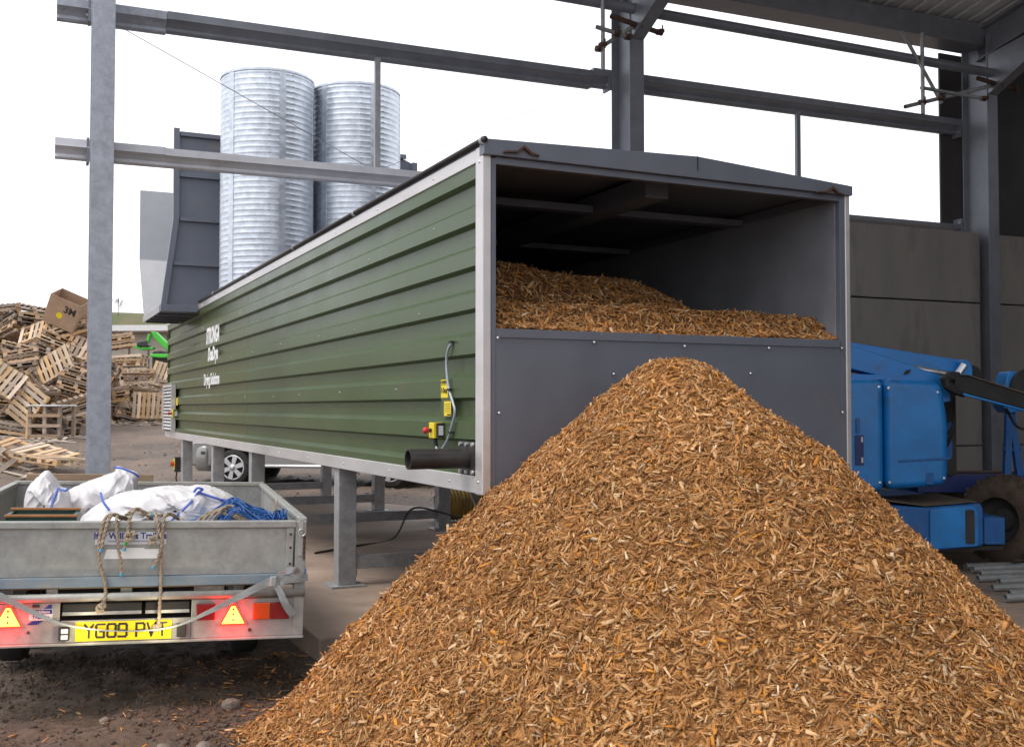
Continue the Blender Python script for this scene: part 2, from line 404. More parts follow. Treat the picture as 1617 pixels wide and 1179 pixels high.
def soil_material():
    m = bpy.data.materials.new('muddy_soil')
    nt, N, L, P = nodes(m)
    tc = N.new('ShaderNodeTexCoord')
    n1 = N.new('ShaderNodeTexNoise'); n1.inputs['Scale'].default_value = 0.45; n1.inputs['Detail'].default_value = 10; n1.inputs['Roughness'].default_value = 0.65
    n2 = N.new('ShaderNodeTexNoise'); n2.inputs['Scale'].default_value = 22.0; n2.inputs['Detail'].default_value = 12; n2.inputs['Roughness'].default_value = 0.78
    for n in (n1, n2): L.new(tc.outputs['Object'], n.inputs['Vector'])
    r1 = N.new('ShaderNodeValToRGB'); e = r1.color_ramp.elements
    e[0].position = 0.33; e[0].color = (0.094, 0.070, 0.054, 1); e[1].position = 0.68; e[1].color = (0.235, 0.172, 0.132, 1)
    r2 = N.new('ShaderNodeValToRGB'); e = r2.color_ramp.elements
    e[0].position = 0.35; e[0].color = (0.45, 0.45, 0.45, 1); e[1].position = 0.68; e[1].color = (1.35, 1.3, 1.25, 1)
    L.new(n1.outputs['Fac'], r1.inputs['Fac']); L.new(n2.outputs['Fac'], r2.inputs['Fac'])
    mx = N.new('ShaderNodeMixRGB'); mx.blend_type = 'MULTIPLY'; mx.inputs['Fac'].default_value = 1
    L.new(r1.outputs[0], mx.inputs['Color1']); L.new(r2.outputs[0], mx.inputs['Color2'])
    L.new(mx.outputs[0], P.inputs['Base Color'])
    mr = N.new('ShaderNodeMapRange'); mr.inputs['To Min'].default_value = 0.45; mr.inputs['To Max'].default_value = 0.95
    L.new(n1.outputs['Fac'], mr.inputs['Value']); L.new(mr.outputs[0], P.inputs['Roughness'])
    bp = N.new('ShaderNodeBump'); bp.inputs['Strength'].default_value = 1.0; bp.inputs['Distance'].default_value = 0.045
    L.new(n2.outputs['Fac'], bp.inputs['Height']); L.new(bp.outputs[0], P.inputs['Normal'])
    return m
M['soil'] = soil_material()

def attr_material(name, attr, rough=0.85):
    m = bpy.data.materials.new(name)
    nt, N, L, P = nodes(m)
    a = N.new('ShaderNodeAttribute'); a.attribute_name = attr
    tc = N.new('ShaderNodeTexCoord')
    nz = N.new('ShaderNodeTexNoise'); nz.inputs['Scale'].default_value = 90; nz.inputs['Detail'].default_value = 3
    L.new(tc.outputs['Object'], nz.inputs['Vector'])
    mr = N.new('ShaderNodeMapRange'); mr.inputs['To Min'].default_value = 0.70; mr.inputs['To Max'].default_value = 1.26
    L.new(nz.outputs['Fac'], mr.inputs['Value'])
    mx = N.new('ShaderNodeMixRGB'); mx.blend_type = 'MULTIPLY'; mx.inputs['Fac'].default_value = 1
    L.new(a.outputs['Color'], mx.inputs['Color1']); L.new(mr.outputs[0], mx.inputs['Color2'])
    L.new(mx.outputs[0], P.inputs['Base Color'])
    P.inputs['Roughness'].default_value = rough
    P.inputs['Specular IOR Level'].default_value = 0.25
    nb = N.new('ShaderNodeTexNoise'); nb.inputs['Scale'].default_value = 75; nb.inputs['Detail'].default_value = 6; nb.inputs['Roughness'].default_value = 0.75
    L.new(tc.outputs['Object'], nb.inputs['Vector'])
    bp = N.new('ShaderNodeBump'); bp.inputs['Strength'].default_value = 0.7; bp.inputs['Distance'].default_value = 0.012
    L.new(nb.outputs['Fac'], bp.inputs['Height']); L.new(bp.outputs[0], P.inputs['Normal'])
    return m
M['chip'] = attr_material('wood_chip', 'chip_color')

# ------------------------------------------------------------------ ground
def ground_z(x, y):
    x = np.asarray(x, float); y = np.asarray(y, float)
    z = 0.055 * np.maximum(0, y - 22) * smooth(20, 26, y)
    z = np.minimum(z, 3.2 + 0 * y)
    rough = 0.035 * fbm(x * 1.3, y * 1.3, 3, 4) + 0.042 * fbm(x * 5.0, y * 5.0, 11, 4) + 0.040 * np.maximum(0, fbm(x * 11.0, y * 11.0, 15, 2) - 0.1)
    ridge = 0.045 * np.abs(fbm(x * 0.8, y * 1.6, 21, 3)) * smooth(12, 16, y)
    near = 1.0
    for k, (yc, sl, w) in enumerate(((17.4, 0.05, 0.16), (19.2, 0.05, 0.16), (21.6, -0.09, 0.18), (23.3, -0.09, 0.18), (26.4, 0.13, 0.2), (28.1, 0.13, 0.2), (31.0, -0.05, 0.22), (32.8, -0.05, 0.22))):
        d_ = (y - yc - sl * (x + 8) - 0.25 * np.sin(x * 0.35 + k)) / w
        z = z + smooth(14, 16, y) * (-0.045 * np.exp(-d_ ** 2) + 0.030 * np.exp(-(np.abs(d_) - 1.7) ** 2 * 2))
    # under the trailer and at the pad edge the mud is a little lower
    return z + (rough + ridge) * near - 0.02

def grid_object(name, xs, ys, zf, material, **kw):
    X, Y = np.meshgrid(xs, ys)
    Z = zf(X, Y)
    nx, ny = len(xs), len(ys)
    v = np.stack([X.ravel(), Y.ravel(), Z.ravel()], 1)
    i = (np.arange(ny - 1)[:, None] * nx + np.arange(nx - 1)[None, :]).ravel()
    f = np.stack([i, i + 1, i + nx + 1, i + nx], 1)
    me = bpy.data.meshes.new(name)
    me.vertices.add(len(v)); me.vertices.foreach_set('co', v.astype(np.float32).ravel())
    me.loops.add(f.size); me.loops.foreach_set('vertex_index', f.ravel().astype(np.int32))
    me.polygons.add(len(f)); me.polygons.foreach_set('loop_start', np.arange(0, f.size, 4, dtype=np.int32))
    me.polygons.foreach_set('use_smooth', np.ones(len(f), dtype=bool))
    me.update(calc_edges=True); me.validate()
    me.materials.append(material)
    return tag(link(bpy.data.objects.new(name, me)), **kw)

xs = np.concatenate([np.linspace(-600, -70, 14), np.linspace(-60, -20, 40), np.linspace(-19.5, -5, 90), np.linspace(-4.9, 0.4, 150), np.linspace(0.7, 30, 40), np.linspace(35, 600, 14)])
ys = np.concatenate([np.linspace(-60, 1, 14), np.linspace(1.6, 3, 8), np.linspace(3.05, 8, 130), np.linspace(8.1, 16, 60), np.linspace(16.15, 46, 150), np.linspace(48, 100, 20), np.linspace(120, 900, 12)])
grid_object('ground', xs, ys, ground_z, M['soil'], kind='structure')

# far grassy bank behind the yard
def bank_z(X, Y):
    return -1.0 + 12.6 * smooth(84, 112, Y) + 0.7 * fbm(X * 0.06, Y * 0.06, 5, 4) - 0.012 * (X + 40)
grid_object('grass_bank', np.linspace(-130, 160, 90), np.concatenate([np.linspace(82, 130, 30), np.linspace(140, 400, 8)]), bank_z, M['grass'], kind='structure')

# ------------------------------------------------------------------ local frames
D_ANG = 24.86
D_ROT = R(D_ANG)
D_O = Vector((-0.157, 6.303, 0))
def dw(u, v, z):                                   # dryer frame -> world
    c, s = math.cos(D_ROT), math.sin(D_ROT)
    return Vector((D_O.x + c * u - s * v, D_O.y + s * u + c * v, z))

# concrete pad the dryer stands on, and the shed floor
pad_poly = [(-0.66, 1.2), (0.55, 1.2), (0.55, -9), (16, -9), (16, 7.0), (3.4, 9.6), (2.0, 12.2), (-0.66, 13.4)]
pad = MB().prism(pad_poly, 'z', -0.25, 0.15).build('concrete_pad', M['pad'], bevel=0.015)
pad.location = D_O; pad.rotation_euler = (0, 0, D_ROT)
tag(pad, kind='structure')
kerb = MB().box((-0.62, 0.55, -0.2), (-0.36, 1.19, 0.05)).build('kerb_block', M['concrete'], bevel=0.012)
kerb.location = D_O; kerb.rotation_euler = (0, 0, D_ROT)
tag(kerb, 'low grey concrete block at the corner of the pad beside the trailer', 'block')

# ------------------------------------------------------------------ steel shed (frame, rails, roof)
W_ROT = R(23.4)
W_O = Vector((-3.93, 10.3, 0))
shed = thing('steel_shed', 'open sided steel framed shed with grey columns, rails and corrugated roof', 'shed', W_O, (0, 0, W_ROT))
DEP = 0.45
colm = ibeam(MB(), (0.0, DEP / 2, 0.0), (0, 0, 1), 0.205, DEP, 7.0, up=(0, 1, 0)).build('column', M['post'], shed, 0.003)
colm['label'] = 'pale galvanised steel post at the left'
for s_ in (5.89, 11.56):
    ibeam(MB(), (s_, DEP / 2, 0.1), (0, 0, 1), 0.195, DEP, 6.75, up=(0, 1, 0)).build('column', M['frame'], shed, 0.003)
for s_ in (17.3,):
    ibeam(MB(), (s_, DEP / 2, 0.1), (0, 0, 1), 0.195, DEP, 6.75, up=(0, 1, 0)).build('column', M['frame'], shed, 0.003)

M['rail_pale'] = mat('pale_zinc_rail', (0.62, 0.62, 0.66), 0.5, 0.2, var=0.12, scale=4, dirt=(0.42, 0.40, 0.40), dirt_scale=2, dirt_lo=0.6)
def rail(s0, s1, z, h, mt, name='rail'):
    """Z-section sheeting rail behind the columns (n from .455)"""
    n0 = DEP + 0.004
    pts = [(n0, z + h * 0.5), (n0 + 0.16, z + h * 0.5), (n0 + 0.16, z - h * 0.5), (n0 + 0.10, z - h * 0.5), (n0 + 0.085, z - h * 0.42), (n0 + 0.09, z - h * 0.25), (n0 + 0.055, z - h * 0.06), (n0 + 0.012, z + h * 0.06), (n0 - 0.004, z + h * 0.07), (n0 - 0.004, z + h * 0.11), (n0, z + h * 0.12)]
    return MB().prism(pts, 'x', s0, s1).build(name, mt, shed)
rail(-0.42, 0.6245, 4.225, 0.185, M['rail_pale'])
rail(0.625, 5.88, 4.22, 0.175, M['rail_pale'])
rail(5.9, 11.5, 4.19, 0.13, M['frame'])
rail(-0.42, 0.62, 5.62, 0.20, M['post'])
rail(0.625, 5.55, 5.63, 0.19, M['frame'])
rail(5.555, 11.5, 5.66, 0.20, M['frame'])
# eaves tie tube in front of the far columns, and its continuation to the left
MB().cyl((3.2, -0.06, 6.36), (5.80, -0.06, 6.34), 0.062, n=16).build('tie_tube', M['frame'], shed, smooth_=False)
MB().cyl((5.98, -0.06, 6.33), (11.75, -0.06, 6.28), 0.062, n=16).build('tie_tube', M['frame'], shed)
# vertical sag ties between the rails
for s_, z0, z1 in ((2.87, 4.30, 5.54), (8.62, 4.26, 5.57)):
    MB().box((s_ - 0.03, DEP + 0.03, z0), (s_ + 0.03, DEP + 0.036, z1)).box((s_ - 0.03, DEP + 0.036, z0), (s_ - 0.024, DEP + 0.08, z1)).build('tie_strut', M['frame'] if s_ > 4 else M['galv'], shed)
for s_ in (0.0, 5.89, 11.56):
    for z_ in (4.22, 5.64):
        cl_ = MB().box((s_ - 0.13, DEP + 0.001, z_ - 0.13), (s_ - 0.105, DEP + 0.16, z_ + 0.12)).build('cleat', M['frame'], shed)
        for dz in (-0.06, 0.06): MB().cyl((s_ - 0.131, DEP + 0.03, z_ + dz), (s_ - 0.150, DEP + 0.03, z_ + dz), 0.014, n=6).build('cleat_bolt', M['bolt'], cl_)
# brace wires
def wire(p0, p1, r=0.004):
    return MB().cyl(p0, p1, r, n=6).build('brace_wire', M['frame'], shed)
wire((0.15, DEP + 0.05, 5.52), (2.75, DEP + 0.05, 4.32))
wire((2.95, DEP + 0.05, 4.32), (5.6, DEP + 0.05, 5.55), 0.0025)
wire((8.7, DEP + 0.05, 4.30), (11.2, DEP + 0.05, 5.56), 0.0025)
# eaves beam and gutter, roof sheet, rafters, verge
ROOF_S0, ROOF_S1, ROOF_T = 1.35, 19.1, 17.0  # unseen roof stretched left and backwards to shade the right side
box_part('eaves_beam', (1.4, 0.10, 6.72), (19.0, 0.50, 7.02), M['frame'], shed, 0.01)
SL = math.tan(R(11))
def roof_sheet():
    mb = MB()
    p = 0.25; n = int((ROOF_S1 - ROOF_S0) / p)
    prof = []
    for i in range(n):
        x = ROOF_S0 + i * p
        prof += [(x, 0), (x + 0.15, 0), (x + 0.17, 0.035), (x + 0.23, 0.035)]
    prof.append((ROOF_S0 + n * p, 0))
    y0, y1 = 0.75, -ROOF_T
    z0, z1 = 7.06 - SL * 0.5, 7.06 + SL * ROOF_T
    k = len(prof)
    vs = [(x, y0, z0 + h) for x, h in prof] + [(x, y1, z1 + h) for x, h in prof]
    vs += [(x, y0, z0 + h + 0.02) for x, h in prof] + [(x, y1, z1 + h + 0.02) for x, h in prof]
    fs = [(i, i + 1, k + i + 1, k + i) for i in range(k - 1)] + [(2 * k + i, 3 * k + i, 3 * k + i + 1, 2 * k + i + 1) for i in range(k - 1)]
    return mb.add(vs, fs).build('roof_sheet', M['roof'], shed)
roof_sheet()
for s_ in (5.89, 11.56, 17.3):
    L_ = ROOF_T
    d = Vector((0, -1, SL)).normalized()
    ibeam(MB(), (s_, 0.25, 6.72), d, 0.19, 0.42, L_, up=(0, SL, 1)).build('rafter', M['frame'], shed, 0.003)
    MB().prism([(0.0, 6.55), (0.0, 6.0), (-1.7, 6.78)], 'x', s_ - 0.085, s_ + 0.085).build('haunch', M['frame'], shed)
# dark cladding right of the far column, unseen shade walls, brown jamb of the opening
box_part('jamb_sheet', (11.22, DEP + 0.17, 4.1), (12.3, DEP + 0.20, 6.74), M['jamb'], shed, 0.004)
MB().box((12.31, DEP + 0.17, 4.12), (19.0, DEP + 0.21, 6.74)).build('cladding_sheet', M['darkclad'], shed)
MB().box((18.9, -ROOF_T, 0.152), (18.98, DEP, 6.9)).build('unseen_shade_wall', M['darkclad'], shed)  # unseen wall added to darken the right side
MB().box((7.5, -ROOF_T - 0.08, 0.152), (18.9, -ROOF_T, 9.9)).build('unseen_shade_wall', M['darkclad'], shed)  # unseen wall behind the camera, added to keep light off the right

# ------------------------------------------------------------------ concrete panel wall
cw = thing('concrete_wall', 'grey concrete panel wall between the shed columns behind the blue lift', 'wall', W_O, (0, 0, W_ROT))
for b, (s0, s1) in enumerate(((6.02, 11.43), (11.69, 17.1))):
    for k in range(4):
        z0 = 0.152 + k * 0.985
        e = 0.004 * ((k * 7 + b * 3) % 3)
        MB().box((s0, 0.13 + e, z0 + 0.008), (s1, 0.32, z0 + 0.977)).build('wall_panel', M['concrete'], cw, 0.012)

box_part('wall_backing', (6.02, 0.322, 0.152), (17.1, 0.335, 4.08), M['darkclad'], cw)
# ------------------------------------------------------------------ scaffold clamps on the columns
def scaffold(name, label, org, tubes, clamps):
    t = thing(name, label, 'scaffolding', W_O, (0, 0, W_ROT), 'scaffold tubes clamped to the shed columns')
    for a, b, r, m_ in tubes:
        MB().pipe(org + Vector(a), org + Vector(b), r, 0.004, 14).build('tube', m_, t)
    for c in clamps:
        c = org + Vector(c)
        mb = MB().cyl(c + Vector((-0.035, 0, 0)), c + Vector((0.035, 0, 0)), 0.036, n=10)
        mb.box(c + Vector((-0.03, -0.07, -0.02)), c + Vector((0.03, 0.0, 0.02))).cyl(c + Vector((0, -0.075, -0.05)), c + Vector((0, -0.075, 0.06)), 0.009, n=6)
        mb.build('clamp', M['rust'], t)
    return t
o1 = Vector((5.82, -0.07, 6.13))
scaffold('scaffold_bracket', 'scaffold tubes clamped to the middle column above the container', o1,
    [((-0.35, -0.06, 0.05), (0.34, -0.06, -0.06), 0.030, M['rust']),
     ((0.12, 0.0, 0.09), (-0.52, -0.02, -0.36), 0.025, M['tubesteel']),
     ((-0.46, -0.07, 0.28), (-0.46, -0.07, -0.60), 0.025, M['tubesteel']),
     ((-0.56, -0.10, -0.12), (-0.12, -0.10, -0.18), 0.025, M['tubesteel'])],
    [(0.02, -0.06, -0.01), (-0.46, -0.05, -0.31), (-0.30, -0.10, -0.16), (-0.15, -0.10, -0.18), (-0.49, -0.02, -0.34), (0.30, -0.06, -0.05)])
o2 = Vector((11.5, -0.07, 6.12))
scaffold('scaffold_bracket', 'scaffold tubes clamped to the far right column under the roof', o2,
    [((-0.35, -0.06, 0.03), (0.40, -0.06, -0.05), 0.030, M['rust']),
     ((0.10, 0.0, 0.02), (-1.62, -0.04, -0.50), 0.027, M['tubesteel']),
     ((-1.36, -0.09, 0.50), (-1.36, -0.09, -0.58), 0.027, M['tubesteel']),
     ((-1.66, -0.04, 0.50), (-0.98, -0.04, -0.38), 0.024, M['tubesteel']),
     ((-1.36, -0.06, -0.22), (-0.20, -0.06, -0.24), 0.024, M['tubesteel'])],
    [(0.02, -0.06, -0.01), (-1.36, -0.06, -0.42), (-1.02, -0.05, -0.32), (0.3, -0.06, -0.04), (-0.25, -0.06, -0.24)])

# ------------------------------------------------------------------ dryer container
W_, L_ = 2.72, 14.15
Z0, Z1 = 1.15, 3.185
dry = thing('drying_container', 'long green ribbed drying container on galvanised legs with an open dark front', 'container', D_O, (0, 0, D_ROT))
LIGHT = [2.865, 2.614, 2.353, 2.095, 1.84, 1.579, 1.317]
DARK = [3.01, 2.749, 2.491, 2.237, 1.967, 1.706, 1.456]
def rib_profile(sign, base):
    P, Rc = base - sign * 0.014, base + sign * 0.030      # proud, recessed
    pts = [(P, 3.12)]
    for d, l in zip(DARK, LIGHT):
        pts += [(P, d + 0.009), (Rc, d - 0.009), (Rc, l + 0.018), (P, l - 0.014)]
    pts.append((P, 1.24))
    return pts
def side_panel(v0, v1, material, base=0.0, sign=1):
    pr = rib_profile(sign, base)
    back = base + sign * 0.049
    poly = pr + [(back, 1.24), (back, 3.12)]
    return MB().prism(poly, 'y', v0, v1).build('side_panel', material, dry)
sp = side_panel(0.06, 7.138, M['green'])
sp2 = side_panel(7.144, L_ - 0.05, M['green_far'])
side_panel(0.06, L_ - 0.05, M['green'], W_, -1)
def cham(name, lo, hi, m_=None, bv=0.004): return box_part(name, lo, hi, m_ or M['alu'], dry, bv)
# aluminium edge trims
cham('bottom_trim', (-0.024, 0.092, 1.15), (0.05, L_, 1.252))
cham('top_trim', (-0.024, 0.092, 3.105), (0.05, L_, 3.185))
MB().prism([(-0.026, 1.145), (-0.026, 3.19), (0.030, 3.19), (0.030, 1.145)], 'y', -0.02, 0.088).build('corner_trim', M['alu'], dry, 0.006)
MB().prism([(W_ - 0.022, 1.145), (W_ - 0.022, 3.165), (W_ + 0.020, 3.165), (W_ + 0.020, 1.145)], 'y', -0.02, 0.088).build('corner_trim', M['alu'], dry, 0.006)
cham('top_trim', (W_ - 0.075, 0.092, 3.08), (W_ + 0.024, L_, 3.149), M['anth'])
cham('bottom_trim', (W_ - 0.05, 0.092, 1.15), (W_ + 0.024, L_, 1.252))
cham('rear_trim', (-0.024, L_ + 0.002, 1.15), (W_ + 0.024, L_ + 0.05, 1.25))
# box carcass: floor, inner skins, ceiling, rear wall
cham('floor_plate', (0.05, 0.0, 1.16), (W_ - 0.05, L_, 1.22), M['anth_in'])
cham('inner_wall', (0.052, 0.03, 1.222), (0.070, L_ - 0.02, 3.12), M['anth_in'])
cham('inner_wall', (W_ - 0.070, 0.03, 1.222), (W_ - 0.052, L_ - 0.02, 3.12), M['anth_in'])
cham('rear_wall', (0.0, L_ - 0.018, 1.252), (W_, L_, 3.18), M['green_far'])
# front frame lips
cham('door_frame', (0.032, -0.016, 1.16), (0.062, 0.026, 3.122), M['anth'], 0.002)
cham('door_frame', (W_ - 0.068, -0.016, 1.16), (W_ - 0.024, 0.026, 3.122), M['anth'], 0.002)
# fascia with shallow ridge, and roof sheets
AP = 1.46
MB().prism([(-0.03, 3.13), (W_ + 0.02, 3.115), (W_ + 0.02, 3.18), (AP, 3.262), (-0.03, 3.222)], 'y', -0.05, 0.02).build('roof_fascia', M['anth'], dry, 0.003)
MB().prism([(0.06, 3.085), (W_ - 0.06, 3.075), (W_ - 0.06, 3.114), (0.06, 3.128)], 'y', -0.018, 0.03).build('door_frame', M['anth'], dry, 0.002)
MB().prism([(-0.02, 3.19), (AP - 0.002, 3.232), (AP - 0.002, 3.256), (-0.02, 3.214)], 'y', 0.022, L_).build('roof_sheet', M['anth'], dry)
MB().prism([(AP + 0.002, 3.232), (W_ + 0.01, 3.150), (W_ + 0.01, 3.174), (AP + 0.002, 3.256)], 'y', 0.022, L_).build('roof_sheet', M['anth'], dry)
for v_ in (1.05, 2.75, 4.4, 6.1, 8.0, 10.0):
    MB().box((0.075, v_, 3.07), (AP - 0.15, v_ + 0.11, 3.12)).build('ceiling_beam', M['anth'], dry)
    MB().box((AP + 0.05, v_, 3.065), (W_ - 0.08, v_ + 0.11, 3.11)).build('ceiling_beam', M['anth'], dry)
cham('ridge_beam', (AP - 0.14, 0.35, 3.06), (AP + 0.04, L_ - 0.03, 3.2), M['anth'])
# retaining front panel
cham('front_panel', (0.063, -0.014, 1.152), (W_ - 0.069, 0.02, 2.118), M['anth'], 0.003)
cham('front_panel_lip', (0.079, -0.024, 2.065), (W_ - 0.081, -0.0145, 2.116), M['anth'], 0.002)
for (u_, z_) in [(0.069, 2.061), (0.713, 2.051), (1.368, 2.043), (2.032, 2.047), (2.651, 2.061), (0.077, 1.622), (1.881, 1.877), (2.651, 1.622), (0.85, 1.86)]:
    MB().lathe([(0.0, -0.012), (0.007, -0.011), (0.010, -0.004), (0.010, 0.0)], (u_, -0.026, z_), 8, (0, 1, 0)).build('bolt', M['bolt'], dry, smooth_=True)
box_part('fascia_seam', (AP - 0.004, -0.054, 3.17), (AP + 0.002, -0.0505, 3.262), M['black'], dry)
# rusty hinge bits at the roof corners
for u_, zz in ((0.22, 3.165), (2.55, 3.125)):
    MB().prism([(u_ - 0.13, zz - 0.010), (u_ - 0.045, zz), (u_, zz + 0.036), (u_ + 0.05, zz), (u_ + 0.10, zz - 0.012), (u_ + 0.10, zz - 0.020), (u_ + 0.042, zz - 0.012), (u_, zz + 0.018), (u_ - 0.042, zz - 0.012), (u_ - 0.13, zz - 0.019)], 'y', -0.075, -0.052).build('rusty_hinge', M['rust'], dry)
# rolled edge along the roof with collars
MB().tube([(-0.028, -0.06, 3.215), (-0.028, L_ * 0.74, 3.212)], 0.019, 12).build('roll_tube', M['blackpipe'], dry, smooth_=True)
for v_ in (-0.045, 2.55, 4.6, 6.9, 9.2):
    MB().lathe([(0.0, 0), (0.024, 0), (0.027, 0.005), (0.027, 0.022), (0.024, 0.027), (0, 0.027)], (-0.028, v_, 3.210), 16, (0, 1, 0)).build('collar', M['galv'], dry)
# small screws on trims and ribs
mb = MB()
def screw(u_, v_, z_, r=0.008): mb.lathe([(0.0, -0.006), (r * 0.7, -0.005), (r, 0.0)], (u_, v_, z_), 6, (1, 0, 0))
for v_ in np.arange(0.5, L_, 1.18):
    screw(-0.0245, v_, 1.20); screw(-0.0245, v_ + 0.3, 3.145)
for k, (d, l) in enumerate(zip(DARK[1:], LIGHT)):
    if k % 2 == 0:
        for v_ in np.arange(0.75, L_ - 0.4, 1.35): screw(-0.0145, v_ + 0.23 * k + rng.uniform(-0.22, 0.22), (d + l) / 2 + rng.uniform(-0.015, 0.015), 0.0055)
screw(-0.0265, 0.03, 3.10, 0.010); screw(-0.0265, 0.04, 1.22, 0.010)
so = mb.build('screw_heads', M['bolt'], dry); so['kind'] = 'stuff'
# lettering on the side (reads towards the camera)
TR = (R(90), 0, R(-90))
text('lettering', 'STRONGA', M['white'], dry, (-0.0165, 9.36, 2.645), TR, 0.30, 0.74, 0.30, bold=0.012)
text('lettering', 'DoaDrya', M['white'], dry, (-0.0165, 9.33, 2.39), TR, 0.25, 0.85, 0.25, bold=0.010)
text('lettering', 'Drying Solutions', M['white'], dry, (-0.0165, 9.42, 2.045), TR, 0.22, 0.85, 0.0, bold=0.006)
# warning stickers
MB().box((-0.0165, 0.552, 1.717), (-0.0145, 0.672, 1.832)).build('warning_sticker', M['yellow'], dry)
MB().box((-0.0165, 0.50, 1.602), (-0.0145, 0.617, 1.695)).build('warning_sticker', M['yellow'], dry)
# the stickers bridge the ribs, so a thin backing plate carries them
MB().box((-0.0145, 0.50, 1.60), (-0.012, 0.672, 1.832)).build('sticker_backing', M['green'], dry)
text('sticker_print', 'CAUTION', M['ink'], dry, (-0.0175, 0.612, 1.815), TR, 0.026, 0.9, bold=0.0004)
MB().box((-0.0175, 0.555, 1.799), (-0.0166, 0.669, 1.802)).build('sticker_rule', M['ink'], dry)
text('sticker_print', 'E-Stop', M['ink'], dry, (-0.0175, 0.612, 1.762), TR, 0.045, 0.85, bold=0.0004)
for k in range(5):
    MB().box((-0.0175, 0.512, 1.676 - k * 0.012), (-0.0166, 0.605, 1.6785 - k * 0.012)).build('sticker_rule', M['ink'], dry)
MB().box((-0.0175, 0.503, 1.606), (-0.0166, 0.56, 1.615)).build('sticker_rule', M['ink'], dry)
# emergency stop box with conduit
def estop(v0, z0, s=1.0):
    b = MB().box((-0.075 * s, v0, z0), (-0.0145, v0 + 0.09 * s, z0 + 0.10 * s)).build('stop_box', M['yellow'], dry, 0.004)
    MB().box((-0.06 * s, v0 - 0.034 * s, z0 + 0.002), (-0.0147, v0 - 0.001, z0 + 0.098 * s)).build('stop_box_side', M['black'], b)
    MB().box((-0.055 * s, v0 - 0.0362 * s, z0 + 0.02), (-0.024, v0 - 0.0345 * s, z0 + 0.08 * s)).build('stop_box_label', M['sticker'], b)
    c = Vector((-0.075 * s, v0 + 0.045 * s, z0 + 0.05 * s))
    MB().cyl(c, c + Vector((-0.022 * s, 0, 0)), 0.013 * s, n=12).build('button_collar', M['black'], b)
    MB().lathe([(0.0, 0.034 * s), (0.016 * s, 0.032 * s), (0.021 * s, 0.025 * s), (0.021 * s, 0.012 * s), (0.013 * s, 0.0)], c + Vector((-0.020 * s, 0, 0)), 16, (-1, 0, 0)).build('stop_button', M['red'], b, smooth_=True)
estop(0.645, 1.46)
cpts = spline([(-0.012, 0.467, 2.062), (-0.03, 0.50, 2.03), (-0.032, 0.535, 1.96), (-0.030, 0.53, 1.86), (-0.028, 0.50, 1.767), (-0.028, 0.43, 1.68), (-0.028, 0.402, 1.629), (-0.03, 0.44, 1.55), (-0.032, 0.51, 1.46), (-0.04, 0.60, 1.388), (-0.045, 0.65, 1.383), (-0.045, 0.685, 1.41)], 6)
MB().tube(cpts, 0.0085, 10).build('conduit', M['conduit'], dry, smooth_=True)
MB().tube(spline([(-0.045, 0.685, 1.408), (-0.045, 0.692, 1.43), (-0.045, 0.692, 1.462)], 4), 0.014, 10).build('cable_gland', M['black'], dry)
for v_, z_ in ((0.498, 1.767), (0.47, 1.50), (0.466, 2.062)):
    MB().box((-0.042, v_ - 0.022, z_ - 0.006), (-0.014, v_ + 0.014, z_ + 0.006)).build('cable_clip', M['black'], dry)
# outlet pipe with bolted flange
MB().box((-0.027, 0.092, 1.256), (-0.0145, 0.33, 1.452)).build('pipe_flange', M['blackpipe'], dry, 0.002)
MB().pipe((-0.0265, 0.21, 1.352), (-0.40, 0.21, 1.352), 0.060, 0.007, 28).build('outlet_pipe', M['blackpipe'], dry, smooth_=False)
for v_ in (0.115, 0.21, 0.305):
    for z_ in (1.272, 1.436):
        MB().lathe([(0, 0.013), (0.013, 0.013), (0.014, 0)], (-0.027, v_, z_), 6, (-1, 0, 0)).build('flange_bolt', M['bolt'], dry)
# louvre at the far end
MB().box((-0.045, 12.95, 1.27), (-0.02, 14.05, 2.03)).build('louvre_back', M['trailer_in'], dry)
for k in range(13):
    z_ = 1.29 + k * 0.056
    MB().prism([(-0.085, z_), (-0.046, z_ + 0.036), (-0.046, z_ + 0.042), (-0.085, z_ + 0.008)], 'y', 12.98, 14.02).build('louvre_slat', M['alu'], dry)
MB().box((-0.09, 12.93, 1.25), (-0.02, 12.978, 2.05)).box((-0.09, 14.022, 1.25), (-0.02, 14.07, 2.05)).box((-0.09, 12.978, 2.012), (-0.02, 14.022, 2.05)).build('louvre_frame', M['alu'], dry)
estop(12.72, 1.50, 1.3)
MB().box((-0.0165, 12.72, 1.70), (-0.0145, 12.90, 1.82)).build('warning_sticker', M['yellow'], dry)
# legs, feet and cross bars
for v_ in (3.17, 6.82, 9.42, 12.3):
    for u_ in (0.08, 2.38):
        lg = MB().box((u_ - 0.078, v_ - 0.075, 0.166), (u_ + 0.078, v_ + 0.075, 1.149)).build('leg', M['galv_leg'], dry, 0.006)
        MB().box((u_ - 0.15, v_ - 0.14, 0.1505), (u_ + 0.15, v_ + 0.14, 0.1655)).build('foot_plate', M['galv_leg'], lg, 0.002)
        MB().box((u_ + (0.079 if u_ < 1 else -0.089), v_ - 0.06, 0.24), (u_ + (0.089 if u_ < 1 else -0.079), v_ + 0.06, 0.46)).build('end_plate', M['galv_leg'], lg)
    MB().box((0.17, v_ - 0.05, 0.29), (2.29, v_ + 0.05, 0.40)).build('cross_bar', M['galv_leg'], dry, 0.004)
MB().box((0.30, 12.24, 0.9), (0.36, 12.34, 0.95)).build('leg_bracket', M['galv_leg'], dry)
MB().tube([(1.25, 3.45, 1.15), (1.70, 3.50, 0.16)], 0.035, 4).build('brace_strut', M['galv_leg'], dry)
